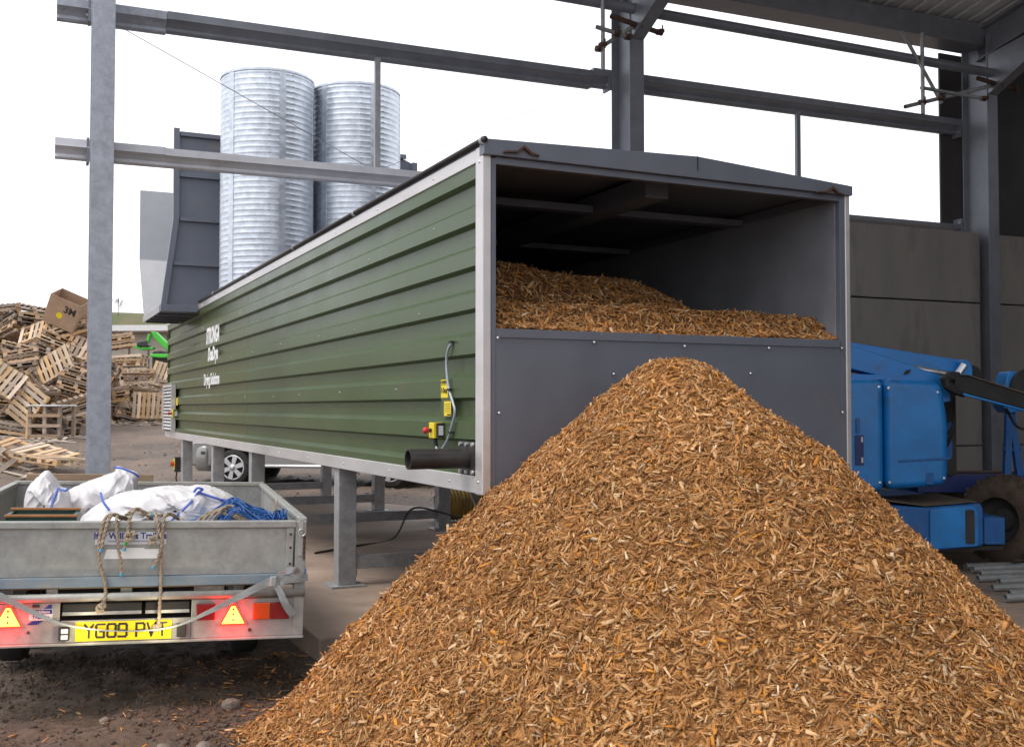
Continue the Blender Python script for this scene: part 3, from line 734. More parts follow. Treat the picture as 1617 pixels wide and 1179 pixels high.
# isolator on the far leg
ib = MB().box((-0.09, 12.40, 0.62), (-0.0, 12.52, 0.86)).build('isolator_box', M['black'], dry, 0.005)
MB().cyl((-0.09, 12.46, 0.75), (-0.15, 12.46, 0.75), 0.04, n=12).build('isolator_knob', M['lens_orange'], ib)
MB().box((-0.099, 12.41, 0.66), (-0.0905, 12.51, 0.84)).build('isolator_face', M['yellow'], ib)
MB().tube(spline([(-0.05, 12.46, 0.62), (-0.06, 12.48, 0.5), (0.0, 12.5, 0.35), (0.05, 12.5, 0.17)], 6), 0.012, 8).build('isolator_cable', M['black'], dry)
# loading hopper on the rear: front panel (outside seen), back panel (inside seen), ledge and right wing
HV = 10.62
hp = MB().prism([(-0.55, 3.14), (-0.38, 4.43), (-0.39, 5.72), (3.0, 5.72), (3.38, 5.57), (3.38, 4.43), (3.28, 3.14)], 'y', HV, HV + 0.02).build('hopper_front_panel', M['anth'], dry)
for za, zb, mm in ((5.655, 5.72, 0), (5.05, 5.11, 0), (4.40, 4.45, 0), (3.745, 3.785, 0)):
    uL = -0.39 if za > 4.4 else -0.38 - 0.17 * (4.43 - za) / 1.29
    MB().box((uL + 0.085, HV - 0.055, za), (3.2, HV - 0.001, zb)).build('hopper_rib', M['anth'], hp, 0.003)
def flange(p, q):
    a = Vector((p[0], HV - 0.07, p[1])); b = Vector((q[0], HV - 0.07, q[1]))
    MB().add([a, a + Vector((0.08, 0, 0)), b + Vector((0.08, 0, 0)), b, a + Vector((0, 0.069, 0)), a + Vector((0.08, 0.069, 0)), b + Vector((0.08, 0.069, 0)), b + Vector((0, 0.069, 0))],
             [(0, 1, 2, 3), (4, 7, 6, 5), (0, 4, 5, 1), (1, 5, 6, 2), (2, 6, 7, 3), (3, 7, 4, 0)]).build('hopper_flange', M['anth'], hp)
flange((-0.392, 4.42), (-0.394, 5.76)); flange((-0.556, 3.14), (-0.392, 4.42)); flange((3.30, 4.42), (3.30, 5.6))
MB().box((-0.56, HV - 0.075, 3.06), (-0.035, HV + 0.02, 3.16)).build('hopper_base_beam', M['anth'], hp, 0.004)
MB().box((-0.57, HV + 0.03, 3.05), (-0.555, 12.8, 3.15)).build('hopper_ledge_edge', M['galv_leg'], dry, 0.003)
MB().box((-0.553, HV + 0.03, 3.07), (-0.03, 12.8, 3.10)).build('hopper_ledge', M['anth'], dry)
for v_ in (11.0, 11.5, 12.0, 12.5):
    MB().box((-0.55, v_, 3.03), (-0.03, v_ + 0.04, 3.069)).build('hopper_ledge_rib', M['anth'], dry)
hb = MB().prism([(-0.55, 3.14), (-0.63, 4.09), (-0.63, 5.23), (3.35, 5.23), (3.35, 4.09), (3.25, 3.14)], 'y', 12.80, 12.83).build('hopper_back_panel', M['anth_pale'], dry)
MB().prism([(-0.545, 3.15), (-0.622, 4.08), (3.3, 4.08), (3.24, 3.15)], 'y', 12.785, 12.799).build('hopper_back_lower_sheet', M['white'], hb)
MB().box((3.30, HV + 0.03, 3.2), (3.33, 12.79, 5.0)).build('hopper_side_panel', M['anth'], dry)

# ------------------------------------------------------------------ the two corrugated stacks on the roof
def stack(name, label, u, v, rad, z0, z1):
    t = thing(name, label, 'stack', dw(u, v, z0), (0, 0, D_ROT), 'corrugated steel stacks on the container roof')
    H = z1 - z0; pitch = 0.078
    prof = []
    n = int(H / pitch * 8)
    for i in range(n + 1):
        h = H * i / n
        ph = (h / pitch) % 1.0
        b = math.exp(-((ph - 0.5) / 0.17) ** 2)
        prof.append((rad - 0.0045 + 0.0045 * b, h))
    MB().lathe(prof, (0, 0, 0), 96).build('corrugated_shell', M['stack'], t, smooth_=True)
    MB().lathe([(rad - 0.016, H), (rad - 0.016, 0)], (0, 0, 0), 48).build('inner_wall', M['stack'], t, smooth_=True)
    MB().lathe([(rad - 0.018, H - 0.01), (rad - 0.018, H + 0.012), (rad + 0.006, H + 0.012), (rad + 0.006, H - 0.02)], (0, 0, 0), 64).build('rim', M['stack'], t)
    for a0 in (R(-84), R(-150), R(-25)):
        c_, s_ = math.cos(a0), math.sin(a0)
        Mx = Matrix(((-s_, c_, 0, c_ * rad), (c_, s_, 0, s_ * rad), (0, 0, 1, 0), (0, 0, 0, 1)))
        MB().box((-0.045, -0.012, 0.0), (0.045, 0.0015, H), Mx).build('sheet_seam', M['stack'], t)
    for a0 in (R(-100), R(-70)):
        mb = MB()
        for k in range(int(H / pitch)):
            h = (k + 0.5) * pitch
            mb.lathe([(0.0, 0.012), (0.008, 0.008), (0.012, 0)], (rad * math.cos(a0), rad * math.sin(a0), h), 6, (math.cos(a0), math.sin(a0), 0))
        q = mb.build('bolt_row', M['stack'], t); q['kind'] = 'stuff'
    return t
stack('roof_stack', 'left corrugated galvanised steel stack standing on the green container roof', 0.72, 9.38, 0.645, 3.20, 6.25)
stack('roof_stack', 'right corrugated galvanised steel stack behind the thin vertical tie', 2.03, 9.46, 0.645, 3.19, 6.25)

# ------------------------------------------------------------------ wood chips
PAL = np.array([[0.55, 0.268, 0.094], [0.61, 0.33, 0.135], [0.70, 0.44, 0.225], [0.47, 0.212, 0.068], [0.33, 0.140, 0.045], [0.61, 0.25, 0.042], [0.78, 0.58, 0.38], [0.20, 0.085, 0.030]])
PALW = np.array([0.27, 0.21, 0.10, 0.20, 0.11, 0.05, 0.02, 0.04]); PALW = PALW / PALW.sum()
def chips_mesh(name, pos, nrm, lmin, lmax, tilt, seed, base=None, sink=0.0, tone=1.0, small=0.027):
    """tapered wooden chips lying on points pos with normals nrm, optionally merged with a base surface (verts, quads, colour)"""
    g = np.random.default_rng(seed)
    n = len(pos)
    ln = lmin * (lmax / lmin) ** (g.random(n) ** 1.5)
    wd = np.clip(ln * np.where(g.random(n) < 0.25, g.uniform(0.05, 0.12, n), g.uniform(0.13, 0.40, n)), 0.003, 0.020)
    th = wd * g.uniform(0.08, 0.35, n)
    rnd = g.normal(size=(n, 3))
    nn = nrm + g.normal(size=(n, 3)) * (tilt * g.choice([0.45, 0.9, 1.9], n, p=[0.45, 0.4, 0.15]))[:, None]
    nn /= np.linalg.norm(nn, axis=1, keepdims=True)
    t = rnd - nn * (rnd * nn).sum(1, keepdims=True)
    t /= np.linalg.norm(t, axis=1, keepdims=True)
    b = np.cross(nn, t)
    c = pos + nrm * (g.uniform(-0.35, 0.9, n) * 0.012 - sink)[:, None]
    bend = g.uniform(-0.25, 0.25, n) * wd
    tap0 = g.uniform(0.25, 1.0, n); tap1 = g.uniform(0.25, 1.0, n)
    big = ln > small
    nb, ns = int(big.sum()), int((~big).sum())
    V = np.empty((nb, 8, 3)); k = 0
    def pt(mk, e, w, h, tp): return c[mk] + t[mk] * (e * ln[mk] / 2)[:, None] + b[mk] * (w * wd[mk] / 2 * tp[mk] + bend[mk] * e)[:, None] + nn[mk] * (h * th[mk] / 2)[:, None]
    for e, tp in ((-1, tap0), (1, tap1)):
        for w, h in ((-1, -1), (1, -1), (1, 1), (-1, 1)):
            V[:, k] = pt(big, e, w, h, tp); k += 1
    F = np.array([(0, 1, 2, 3), (4, 7, 6, 5), (0, 4, 5, 1), (1, 5, 6, 2), (2, 6, 7, 3), (3, 7, 4, 0)])[None] + (np.arange(nb) * 8)[:, None, None]
    V2 = np.empty((ns, 6, 3)); k = 0
    for e, tp in ((-1, tap0), (1, tap1)):
        for w, h in ((-1, -1), (1, -1), (0.1, 1)):
            V2[:, k] = pt(~big, e, w, h, tp); k += 1
    F2 = np.array([(0, 3, 4, 1), (1, 4, 5, 2), (2, 5, 3, 0)])[None] + (nb * 8 + np.arange(ns) * 6)[:, None, None]
    F = np.concatenate([F.reshape(-1, 4), F2.reshape(-1, 4)]); V = np.concatenate([V.reshape(-1, 3), V2.reshape(-1, 3)])
    patch = 0.96 + 0.20 * fbm(pos[:, 0] * 1.1 + 3 * pos[:, 2], pos[:, 1] * 1.1 - 2 * pos[:, 2], 91, 3) + 0.10 * noise2(pos[:, 0] * 5 + 4 * pos[:, 2], pos[:, 1] * 5, 93)
    cc = np.clip(patch, 0.5, 1.2)[:, None] * PAL[g.choice(len(PAL), n, p=PALW)] * g.uniform(0.72, 1.22, (n, 1)) * tone
    Cc = np.concatenate([np.repeat(cc[big], 8, 0), np.repeat(cc[~big], 6, 0)])
    if base is not None:
        bv, bf, bc = base
        F = np.concatenate([F, bf + len(V)]); V = np.concatenate([V, bv]); Cc = np.concatenate([Cc, bc])
    me = bpy.data.meshes.new(name)
    me.vertices.add(len(V)); me.vertices.foreach_set('co', V.astype(np.float32).ravel())
    me.loops.add(F.size); me.loops.foreach_set('vertex_index', F.ravel().astype(np.int32))
    me.polygons.add(len(F)); me.polygons.foreach_set('loop_start', np.arange(0, F.size, 4, dtype=np.int32))
    me.update(calc_edges=True)
    at = me.attributes.new('chip_color', 'FLOAT_COLOR', 'POINT')
    at.data.foreach_set('color', np.concatenate([Cc, np.ones((len(Cc), 1))], 1).astype(np.float32).ravel())
    me.materials.append(M['chip'])
    return link(bpy.data.objects.new(name, me))

cD, sD = math.cos(D_ROT), math.sin(D_ROT)
_gp = np.random.default_rng(77)
PITS = [(_gp.uniform(-0.9, 2.6), _gp.uniform(-2.6, -0.9), _gp.uniform(0.05, 0.12), _gp.uniform(0.03, 0.075)) for _ in range(16)]
def heap_h(u, v):
    du, dv = u - 0.78, v + 0.80
    s = np.where(du < 0, 0.985, 1.03)
    lump = 0.10 * fbm(u * 1.3, v * 1.3, 31, 3) + 0.050 * fbm(u * 4.5, v * 4.5, 37, 3) + 0.024 * fbm(u * 13, v * 13, 41, 2)
    for pu, pv, pr, pd in PITS: lump = lump - pd * np.exp(-((u - pu) ** 2 + (v - pv) ** 2) / pr ** 2)
    r = np.sqrt((du * s) ** 2 + (dv * 0.72) ** 2 + 0.07 ** 2) - 0.07
    h = 2.03 - r
    h = np.where(du > 1.2, h + 0.30 * np.abs(du - 1.2) ** 1.5, h)
    h = np.where(du < -1.25, h + 0.05 * np.abs(du + 1.25) ** 1.5, h)            # gentler toe on the right
    capz = 1.955 - 0.10 * np.clip(du - 0.0, 0, 1)                     # blunt top
    h = -np.logaddexp(-h / 0.022, -capz / 0.022) * 0.022
    h = h + lump * smooth(0.0, 0.5, h) * smooth(2.1, 1.5, h)
    k = 0.10
    return k * np.logaddexp(0, (h - 0.0) / k) - 0.045
def heap():
    us = np.linspace(-3.2, 5.2, 210); vs = np.linspace(-4.3, -0.028, 110)
    U, V = np.meshgrid(us, vs); Z = heap_h(U, V)
    bv = np.stack([D_O.x + cD * U - sD * V, D_O.y + sD * U + cD * V, Z - 0.012], -1).reshape(-1, 3)
    nx = len(us)
    i = (np.arange(len(vs) - 1)[:, None] * nx + np.arange(nx - 1)[None, :]).ravel()
    bf = np.stack([i, i + 1, i + nx + 1, i + nx], 1)
    keep = (Z.ravel()[bf] > 0.05).any(1)
    bf = bf[keep]
    bc = np.tile(np.array([0.42, 0.195, 0.064]), (len(bv), 1)) * (0.75 + 0.5 * rng.random((len(bv), 1)))
    g = np.random.default_rng(5)
    n = 620000
    u = g.uniform(-3.0, 5.0, n); v = g.uniform(-4.2, -0.03, n)
    e = 0.02
    z = heap_h(u, v)
    hu = (heap_h(u + e, v) - z) / e; hv = (heap_h(u, v + e) - z) / e
    nl = np.stack([-hu, -hv, np.ones(n)], 1); ar = np.linalg.norm(nl, axis=1); nl /= ar[:, None]
    nw = np.stack([cD * nl[:, 0] - sD * nl[:, 1], sD * nl[:, 0] + cD * nl[:, 1], nl[:, 2]], 1)
    p = np.stack([D_O.x + cD * u - sD * v, D_O.y + sD * u + cD * v, z], 1)
    tocam = np.array([0, 0, 1.65]) - p
    dist = np.linalg.norm(tocam, axis=1)
    fac = (nw * tocam).sum(1) / dist
    dens = np.where(fac > -0.12, 1.0, 0.12) * np.clip(ar / 1.55, 0, 1)
    # the toe thins out to single chips
    dens = dens * smooth(-0.04, 0.03, z)
    # outside the picture to the near side fewer are needed
    px = p[:, 0] / np.maximum(p[:, 1], 0.2); dens = dens * np.where((np.abs(px) < 0.62) & (p[:, 1] > 2.9), 1.0, 0.25)
    ok = g.random(n) < dens
    p, nw, dist = p[ok], nw[ok], dist[ok]
    m = min(len(p), 270000)
    o = chips_mesh('wood_chip_heap', p[:m], nw[:m], 0.0095, 0.074, 0.38, 9, (bv, bf, bc))
    tag(o, 'tall heap of golden brown wood chips spilled before the container', 'wood chips', kind='stuff')
heap()

def inside():
    def hh(u, v):
        a = 2.11 + 0.19 * smooth(0.0, 0.25, v) + 0.03 * fbm(u * 3, v * 3, 51, 3)
        edge = smooth(2.45 - 0.15 * v, 1.75, u)
        b = 0.37 * smooth(0.55, 1.15, v) * (0.80 + 0.25 * noise2(u * 1.7, v * 1.2, 61)) * edge
        return a + b
    us = np.linspace(0.075, W_ - 0.075, 90); vs = np.linspace(0.0, 4.5, 120)
    U, V = np.meshgrid(us, vs); Z = hh(U, V)
    bv = np.stack([D_O.x + cD * U - sD * V, D_O.y + sD * U + cD * V, Z - 0.012], -1).reshape(-1, 3)
    nx = len(us); i = (np.arange(len(vs) - 1)[:, None] * nx + np.arange(nx - 1)[None, :]).ravel()
    bf = np.stack([i, i + 1, i + nx + 1, i + nx], 1)
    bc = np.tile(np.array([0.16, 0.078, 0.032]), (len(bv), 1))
    g = np.random.default_rng(15); n = 40000
    u = g.uniform(0.09, W_ - 0.09, n); v = g.uniform(0.0, 1, n) ** 1.5 * 3.2
    v = np.maximum(v, 0.012)
    z = hh(u, v); e = 0.02
    nl = np.stack([-(hh(u + e, v) - z) / e, -(hh(u, v + e) - z) / e, np.ones(n)], 1); nl /= np.linalg.norm(nl, axis=1, keepdims=True)
    nw = np.stack([cD * nl[:, 0] - sD * nl[:, 1], sD * nl[:, 0] + cD * nl[:, 1], nl[:, 2]], 1)
    p = np.stack([D_O.x + cD * u - sD * v, D_O.y + sD * u + cD * v, z], 1)
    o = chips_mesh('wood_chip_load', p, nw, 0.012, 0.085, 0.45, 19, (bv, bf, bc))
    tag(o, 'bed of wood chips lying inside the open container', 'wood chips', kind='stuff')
inside()

def scatter():
    g = np.random.default_rng(25); n = 9000
    u = g.normal(-1.0, 0.75, n); v = g.uniform(-3.9, 1.6, n)
    x = D_O.x + cD * u - sD * v; y = D_O.y + sD * u + cD * v
    near = np.exp(-((np.maximum(0, -1.15 - u)) / 0.7))
    ok = (g.random(n) < near * 0.8) & (u < 0.3) & (heap_h(u, v) < 0.12) & ~((u > -0.68) & (v > 0.5))
    x, y = x[ok], y[ok]
    x2 = g.uniform(-2.6, -0.4, 120); y2 = g.uniform(3.6, 6.0, 120)
    x = np.concatenate([x, x2]); y = np.concatenate([y, y2])
    z = ground_z(x, y)
    p = np.stack([x, y, z + 0.006], 1)
    o = chips_mesh('scattered_wood_chips', p, np.tile(np.array([0, 0, 1.0]), (len(p), 1)), 0.012, 0.06, 0.3, 29)
    tag(o, 'loose wood chips strewn over the mud beside the heap', 'wood chips', kind='stuff')
scatter()

# ------------------------------------------------------------------ stones on the mud
def rock(x, y, r, label, seed):
    g = np.random.default_rng(seed)
    mb = MB(); mb.sphere((0, 0, 0), (r, r * g.uniform(0.7, 1.0), r * g.uniform(0.55, 0.8)), 14, 9)
    v = np.array(mb.v); d = np.linalg.norm(v, axis=1, keepdims=True)
    f_ = 1 + 0.22 * noise2(v[:, 0] / r * 1.6 + seed, v[:, 1] / r * 1.6 + v[:, 2] / r * 2.1, seed)[:, None] + 0.10 * noise2(v[:, 0] / r * 4, v[:, 2] / r * 4 + v[:, 1] / r * 3, seed + 5)[:, None]
    mb.v = [tuple(q) for q in v * f_]
    o = mb.build('stone', M['stone'], None, smooth_=True)
    o.location = (x, y, float(ground_z(x, y)) + r * 0.22)
    o.rotation_euler = (0, 0, g.uniform(0, 6))
    tag(o, label, 'stone', 'stones on the mud')
rock(-1.56, 6.05, 0.055, 'pale flat stone just under the trailer rear corner', 1)
rock(-1.50, 5.32, 0.052, 'round grey stone in the mud left of the chip heap', 2)
rock(-1.72, 5.36, 0.060, 'brown clod of mud beside the round grey stone', 3)
rock(-1.32, 4.88, 0.042, 'small pale stone nearest the toe of the chip heap', 4)
rock(-1.72, 4.86, 0.040, 'dark stone in the mud below the number plate', 5)
rock(-2.10, 4.98, 0.026, 'small reddish dark stone on the open mud at left', 6)
rock(-2.15, 5.75, 0.030, 'small stone on the mud under the number plate', 7)

def clods():
    g = np.random.default_rng(45)
    iv = np.array([(1, 0, 0), (-1, 0, 0), (0, 1, 0), (0, -1, 0), (0, 0, 1), (0, 0, -1.0)])
    it = np.array([(0, 2, 4), (2, 1, 4), (1, 3, 4), (3, 0, 4), (2, 0, 5), (1, 2, 5), (3, 1, 5), (0, 3, 5)])
    n = 26000
    x = g.uniform(-3.6, -0.3, n); y = 3.2 + 4.2 * g.random(n)
    ok = g.random(n) < (0.35 + 0.65 * (fbm(x * 2, y * 2, 47, 3) > 0))
    x, y = x[ok], y[ok]
    x2 = g.uniform(-14, 1.5, 1500); y2 = g.uniform(15.5, 33, 1500)
    big = np.concatenate([np.zeros(len(x)), np.ones(1500)])
    x = np.concatenate([x, x2]); y = np.concatenate([y, y2])
    u = cD * (x - D_O.x) + sD * (y - D_O.y); v = -sD * (x - D_O.x) + cD * (y - D_O.y)
    ok = ~((u > -0.7) & (v > 1.1) & (v < 12.5)) & ~((u > 0.4) & (v < 12.5))
    x, y, big = x[ok], y[ok], big[ok]; n = len(x)
    r = 0.0045 + 0.014 * g.random(n) ** 3 + big * (0.006 + 0.035 * g.random(n) ** 3)
    V = (iv[None] * r[:, None, None] * g.uniform(0.6, 1.3, (n, 6, 1)) + r[:, None, None] * g.uniform(-0.35, 0.35, (n, 6, 3))) * np.array([1, 1, 0.75]) + np.stack([x, y, ground_z(x, y) + 0.2 * r], 1)[:, None]
    F = it[None] + (np.arange(n) * 6)[:, None, None]
    me = bpy.data.meshes.new('mud_clods')
    V = V.reshape(-1, 3); F = F.reshape(-1, 3)
    me.vertices.add(len(V)); me.vertices.foreach_set('co', V.astype(np.float32).ravel())
    me.loops.add(F.size); me.loops.foreach_set('vertex_index', F.ravel().astype(np.int32))
    me.polygons.add(len(F)); me.polygons.foreach_set('loop_start', np.arange(0, F.size, 3, dtype=np.int32))
    me.polygons.foreach_set('use_smooth', np.ones(len(F), dtype=bool))
    me.update(calc_edges=True); me.materials.append(M['soil'])
    tag(link(bpy.data.objects.new('mud_clods', me)), 'small crumbs and clods of mud strewn over the yard', 'mud', kind='stuff')
clods()

# ------------------------------------------------------------------ trailer
T_ROT = (0, R(1.55), R(17.4))
trl = thing('flatbed_trailer', 'galvanised drop side trailer with yellow number plate and red reflector triangles', 'trailer', (-2.106, 5.87, 0), T_ROT)
tm = M['trailer']
def tp(name, lo, hi, m_=tm, bv=0.003, par=trl): return box_part(name, lo, hi, m_, par, bv)
tg = tp('tailgate', (-0.885, 0.0, 0.745), (0.885, 0.022, 1.0), tm)
tp('tailgate_rim', (-0.90, -0.020, 1.001), (0.90, 0.034, 1.040), tm, 0.006, tg)
tp('tailgate_lower_strip', (-0.93, -0.024, 0.690), (0.93, 0.02, 0.744), M['bluestrip'], 0.004, tg)
for x_ in (0.845, -0.885):
    tp('tailgate_stile', (x_, -0.016, 0.746), (x_ + 0.04, -0.001, 1.0), tm, 0.003, tg)
for x_ in (0.868,):
    for z_ in (0.80, 0.89, 0.965):
        MB().lathe([(0, 0.006), (0.006, 0.005), (0.008, 0)], (x_, -0.0165, z_), 8, (0, -1, 0)).build('rivet', M['rust'], tg)
for sg in (-1, 1):
    tp('corner_post', (sg * 0.925 - 0.03, -0.012, 0.40), (sg * 0.925 + 0.03, 0.05, 1.035), tm, 0.004)
    tp('side_panel', (sg * 0.94 - 0.012, 0.055, 0.70), (sg * 0.94 + 0.012, 2.97, 1.02), M['trailer_in'])
    tp('side_rim', (sg * 0.94 - 0.026, 0.055, 1.021), (sg * 0.94 + 0.026, 2.97, 1.052), tm, 0.006)
    for k in range(2):
        ax_ = 1.45 + 0.72 * k
        wh = MB().lathe([(0.16, -0.085), (0.25, -0.09), (0.275, -0.06), (0.278, 0.0), (0.275, 0.06), (0.25, 0.09), (0.16, 0.085)], (sg * 0.72, ax_, 0.285), 28, (1, 0, 0)).build('wheel', M['tyre'], trl, smooth_=True)
        MB().lathe([(0.0, -0.03), (0.06, -0.03), (0.07, -0.05), (0.15, -0.04), (0.165, -0.075), (0.165, 0.075), (0.15, 0.04), (0.0, 0.04)], (sg * 0.72, ax_, 0.285), 24, (1, 0, 0)).build('rim', M['rim'], wh)
    tp('mudguard', (sg * 0.72 - 0.11, 1.08, 0.60), (sg * 0.72 + 0.11, 2.55, 0.618), tm)
tp('front_panel', (-0.93, 2.975, 0.70), (0.93, 2.998, 1.03), M['trailer_in'])
tp('front_rim', (-0.95, 2.965, 1.031), (0.95, 3.01, 1.062), tm, 0.006)
tp('deck', (-0.925, 0.056, 0.672), (0.925, 2.97, 0.70), M['plank'])
for x_ in (-0.6, 0.0, 0.6):
    tp('chassis_rail', (x_ - 0.03, 0.1, 0.56), (x_ + 0.03, 2.95, 0.671), tm)
tp('axle', (-0.64, 1.43, 0.27), (0.64, 1.47, 0.31), M['blackpipe'])
tp('axle', (-0.64, 2.15, 0.27), (0.64, 2.19, 0.31), M['blackpipe'])
tp('drawbar', (-0.05, 2.95, 0.50), (0.05, 4.2, 0.58), tm)
MB().tube([(-0.955, -0.03, 0.640), (0.955, -0.03, 0.640)], 0.022, 12).build('rear_bar', tm, trl, smooth_=True)
# lamp board: two side plates, strip under the recess, bottom lip
tp('lamp_board', (-0.955, -0.010, 0.400), (-0.325, 0.006, 0.612))
tp('lamp_board', (0.345, -0.010, 0.400), (0.895, 0.006, 0.612))
tp('lamp_board', (-0.3245, -0.008, 0.400), (0.3445, 0.005, 0.515))
tp('bottom_lip', (-0.955, -0.034, 0.386), (0.955, 0.02, 0.3995))
tp('recess_back', (-0.36, 0.22, 0.40), (0.36, 0.235, 0.665), M['darkgap'])
for x0, x1 in ((-0.315, 0.085), (0.105, 0.335)):
    rm = tp('ramp_end', (x0, 0.02, 0.535), (x1, 0.2, 0.598), M['black'])
    tp('ramp_edge', (x0, 0.012, 0.538), (x1, 0.0195, 0.557), M['galv'], 0.002, rm)
# number plate with lamps
pl_ = MB().box((-0.245, -0.016, 0.405), (0.245, -0.0105, 0.508)).build('number_plate', M['plate'], trl, 0.002)
def stroke_text(s, x0, z0, h, w, gap, t, par):
    """number plate characters built from straight bars"""
    G = {'Y': [((0, 1), (.5, .5)), ((1, 1), (.5, .5)), ((.5, .5), (.5, 0))], 'C': [((1, .98), (.12, 1)), ((.12, 1), (0, .9)), ((0, .9), (0, .1)), ((0, .1), (.12, 0)), ((.12, 0), (1, .02))],
         'G': [((1, 1), (.12, 1)), ((.12, 1), (0, .88)), ((0, .88), (0, .12)), ((0, .12), (.12, 0)), ((.12, 0), (.95, 0)), ((.95, 0), (.95, .42)), ((.95, .45), (.5, .45))],
         '0': [((.12, 1), (.88, 1)), ((.88, 1), (1, .88)), ((1, .88), (1, .12)), ((1, .12), (.88, 0)), ((.88, 0), (.12, 0)), ((.12, 0), (0, .12)), ((0, .12), (0, .88)), ((0, .88), (.12, 1))],
         '9': [((.12, 1), (.88, 1)), ((.88, 1), (1, .88)), ((1, .88), (1, .12)), ((1, .12), (.85, 0)), ((.85, 0), (0, .02)), ((0, .88), (.12, 1)), ((0, .88), (0, .55)), ((0, .55), (.12, .47)), ((.12, .47), (1, .47))],
         'P': [((0, 0), (0, 1)), ((0, 1), (.85, 1)), ((.85, 1), (1, .88)), ((1, .88), (1, .58)), ((1, .58), (.85, .46)), ((.85, .46), (0, .46))],
         'V': [((0, 1), (.5, 0)), ((1, 1), (.5, 0))], 'T': [((0, 1), (1, 1)), ((.5, 1), (.5, 0))]}
    x = x0
    for ch in s:
        if ch == ' ': x += gap * 2.2; continue
        mb = MB()
        for k, ((a, b), (c, d)) in enumerate(G[ch]):
            p = Vector((x + a * w, 0, z0 + b * h)); q = Vector((x + c * w, 0, z0 + d * h))
            dd = (q - p).normalized(); nn = Vector((-dd.z, 0, dd.x)) * t / 2
            p = p - dd * t * 0.45; q = q + dd * t * 0.45
            y0 = -0.0185 - 0.0001 * k
            vs = [p + nn, q + nn, q - nn, p - nn]
            vs = [Vector((v.x, y0, v.z)) for v in vs] + [Vector((v.x, -0.0163, v.z)) for v in vs]
            mb.add(vs, [(0, 1, 2, 3), (4, 7, 6, 5), (0, 4, 5, 1), (1, 5, 6, 2), (2, 6, 7, 3), (3, 7, 4, 0)])
        mb.build('plate_character', M['ink'], par)
        x += w + gap
stroke_text('YG09 PVT', -0.197, 0.425, 0.068, 0.041, 0.0155, 0.0110, pl_)
for sg in (-1, 1):
    lb = tp('plate_lamp', (sg * 0.295 - 0.024, -0.05, 0.418), (sg * 0.295 + 0.024, -0.0105, 0.486), M['black'], 0.004)
    if sg < 0:
        for z_ in (0.436, 0.468):
            tp('plate_lamp_lens', (-0.312, -0.0535, z_ - 0.012), (-0.278, -0.0505, z_ + 0.012), M['sticker'], 0.002, lb)
    ld = bpy.data.lights.new('plate_lamp_light', 'POINT'); ld.energy = 0.95; ld.color = (1.0, 0.85, 0.55); ld.shadow_soft_size = 0.02
    lo_ = link(bpy.data.objects.new('plate_lamp_light', ld), trl); lo_.location = (sg * 0.20, -0.16, 0.475)
# reflector triangles: flash glow painted as emission, plus added red point lights
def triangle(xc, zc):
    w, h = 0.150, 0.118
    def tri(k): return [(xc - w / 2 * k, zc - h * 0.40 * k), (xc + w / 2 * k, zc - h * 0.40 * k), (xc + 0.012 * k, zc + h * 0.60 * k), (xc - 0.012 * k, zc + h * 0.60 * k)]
    b = MB().prism(tri(1.0), 'y', -0.022, -0.0105).build('warning_triangle', M['painted_glow_red'], trl, 0.003)
    MB().prism(tri(0.80), 'y', -0.0245, -0.0222).build('triangle_lens', M['painted_glow_hot'], b)
    ld = bpy.data.lights.new('added_triangle_glow', 'POINT'); ld.energy = 1.5; ld.color = (1.0, 0.012, 0.012); ld.shadow_soft_size = 0.03  # added light imitating the red halo round the reflector
    lo_ = link(bpy.data.objects.new('added_triangle_glow', ld), trl); lo_.location = (xc, -0.055, zc - 0.015)
    for dz in (-0.018, 0.012, 0.04):
        MB().lathe([(0.0, 0.0015), (0.0055, 0.001), (0.0065, 0)], (xc, -0.0247, zc + dz), 10, (0, -1, 0)).build('triangle_stud', M['lens_red'], b)
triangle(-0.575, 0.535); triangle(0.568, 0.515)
tp('rear_lens', (0.370, -0.028, 0.500), (0.470, -0.0105, 0.590), M['lens_red'], 0.004)
tp('rear_lens', (0.675, -0.028, 0.495), (0.768, -0.0105, 0.588), M['lens_orange'], 0.004)
tp('rear_lens', (0.772, -0.028, 0.495), (0.872, -0.0105, 0.588), M['lens_red'], 0.004)
tp('rear_lens', (-0.93, -0.028, 0.505), (-0.72, -0.0105, 0.598), M['lens_orange'], 0.004)
MB().cyl((0.66, -0.0101, 0.437), (0.66, -0.014, 0.437), 0.010, n=10).build('panel_bolt', M['rust'], trl)
MB().cyl((-0.475, -0.0101, 0.46), (-0.475, -0.014, 0.46), 0.008, n=10).build('panel_bolt', M['rust'], trl)
tp('panel_slot', (-0.46, -0.0125, 0.590), (-0.425, -0.0102, 0.605), M['darkgap'], 0.0)
# makers' stickers
st = tp('maker_sticker', (-0.165, -0.0022, 0.915), (0.200, -0.0002, 0.982), M['sticker'], 0.0, tg)
XR = (R(90), 0, 0)
text('sticker_lettering', 'Ifor Williams Trailers', M['navy'], st, (0.015, -0.0032, 0.960), XR, 0.047, 0.92, bold=0.0012, extrude=0.0006)
text('sticker_lettering', 'TRAILERS AND SPARES - SALES AND SERVICE', M['navy'], st, (0.02, -0.0032, 0.932), XR, 0.012, 1.0, extrude=0.0006)
wsk = MB().prism([(-0.118, 0.838), (0.178, 0.838), (0.178, 0.889), (0.088, 0.889), (0.088, 0.896), (-0.025, 0.896), (-0.025, 0.889), (-0.105, 0.889)], 'y', -0.0022, -0.0002).build('white_sticker', M['white'], tg)
lg = MB().prism([(-0.475, 0.523), (-0.360, 0.523), (-0.360, 0.580), (-0.475, 0.580)], 'y', -0.0125, -0.0102).build('logo_sticker', M['white'], trl)
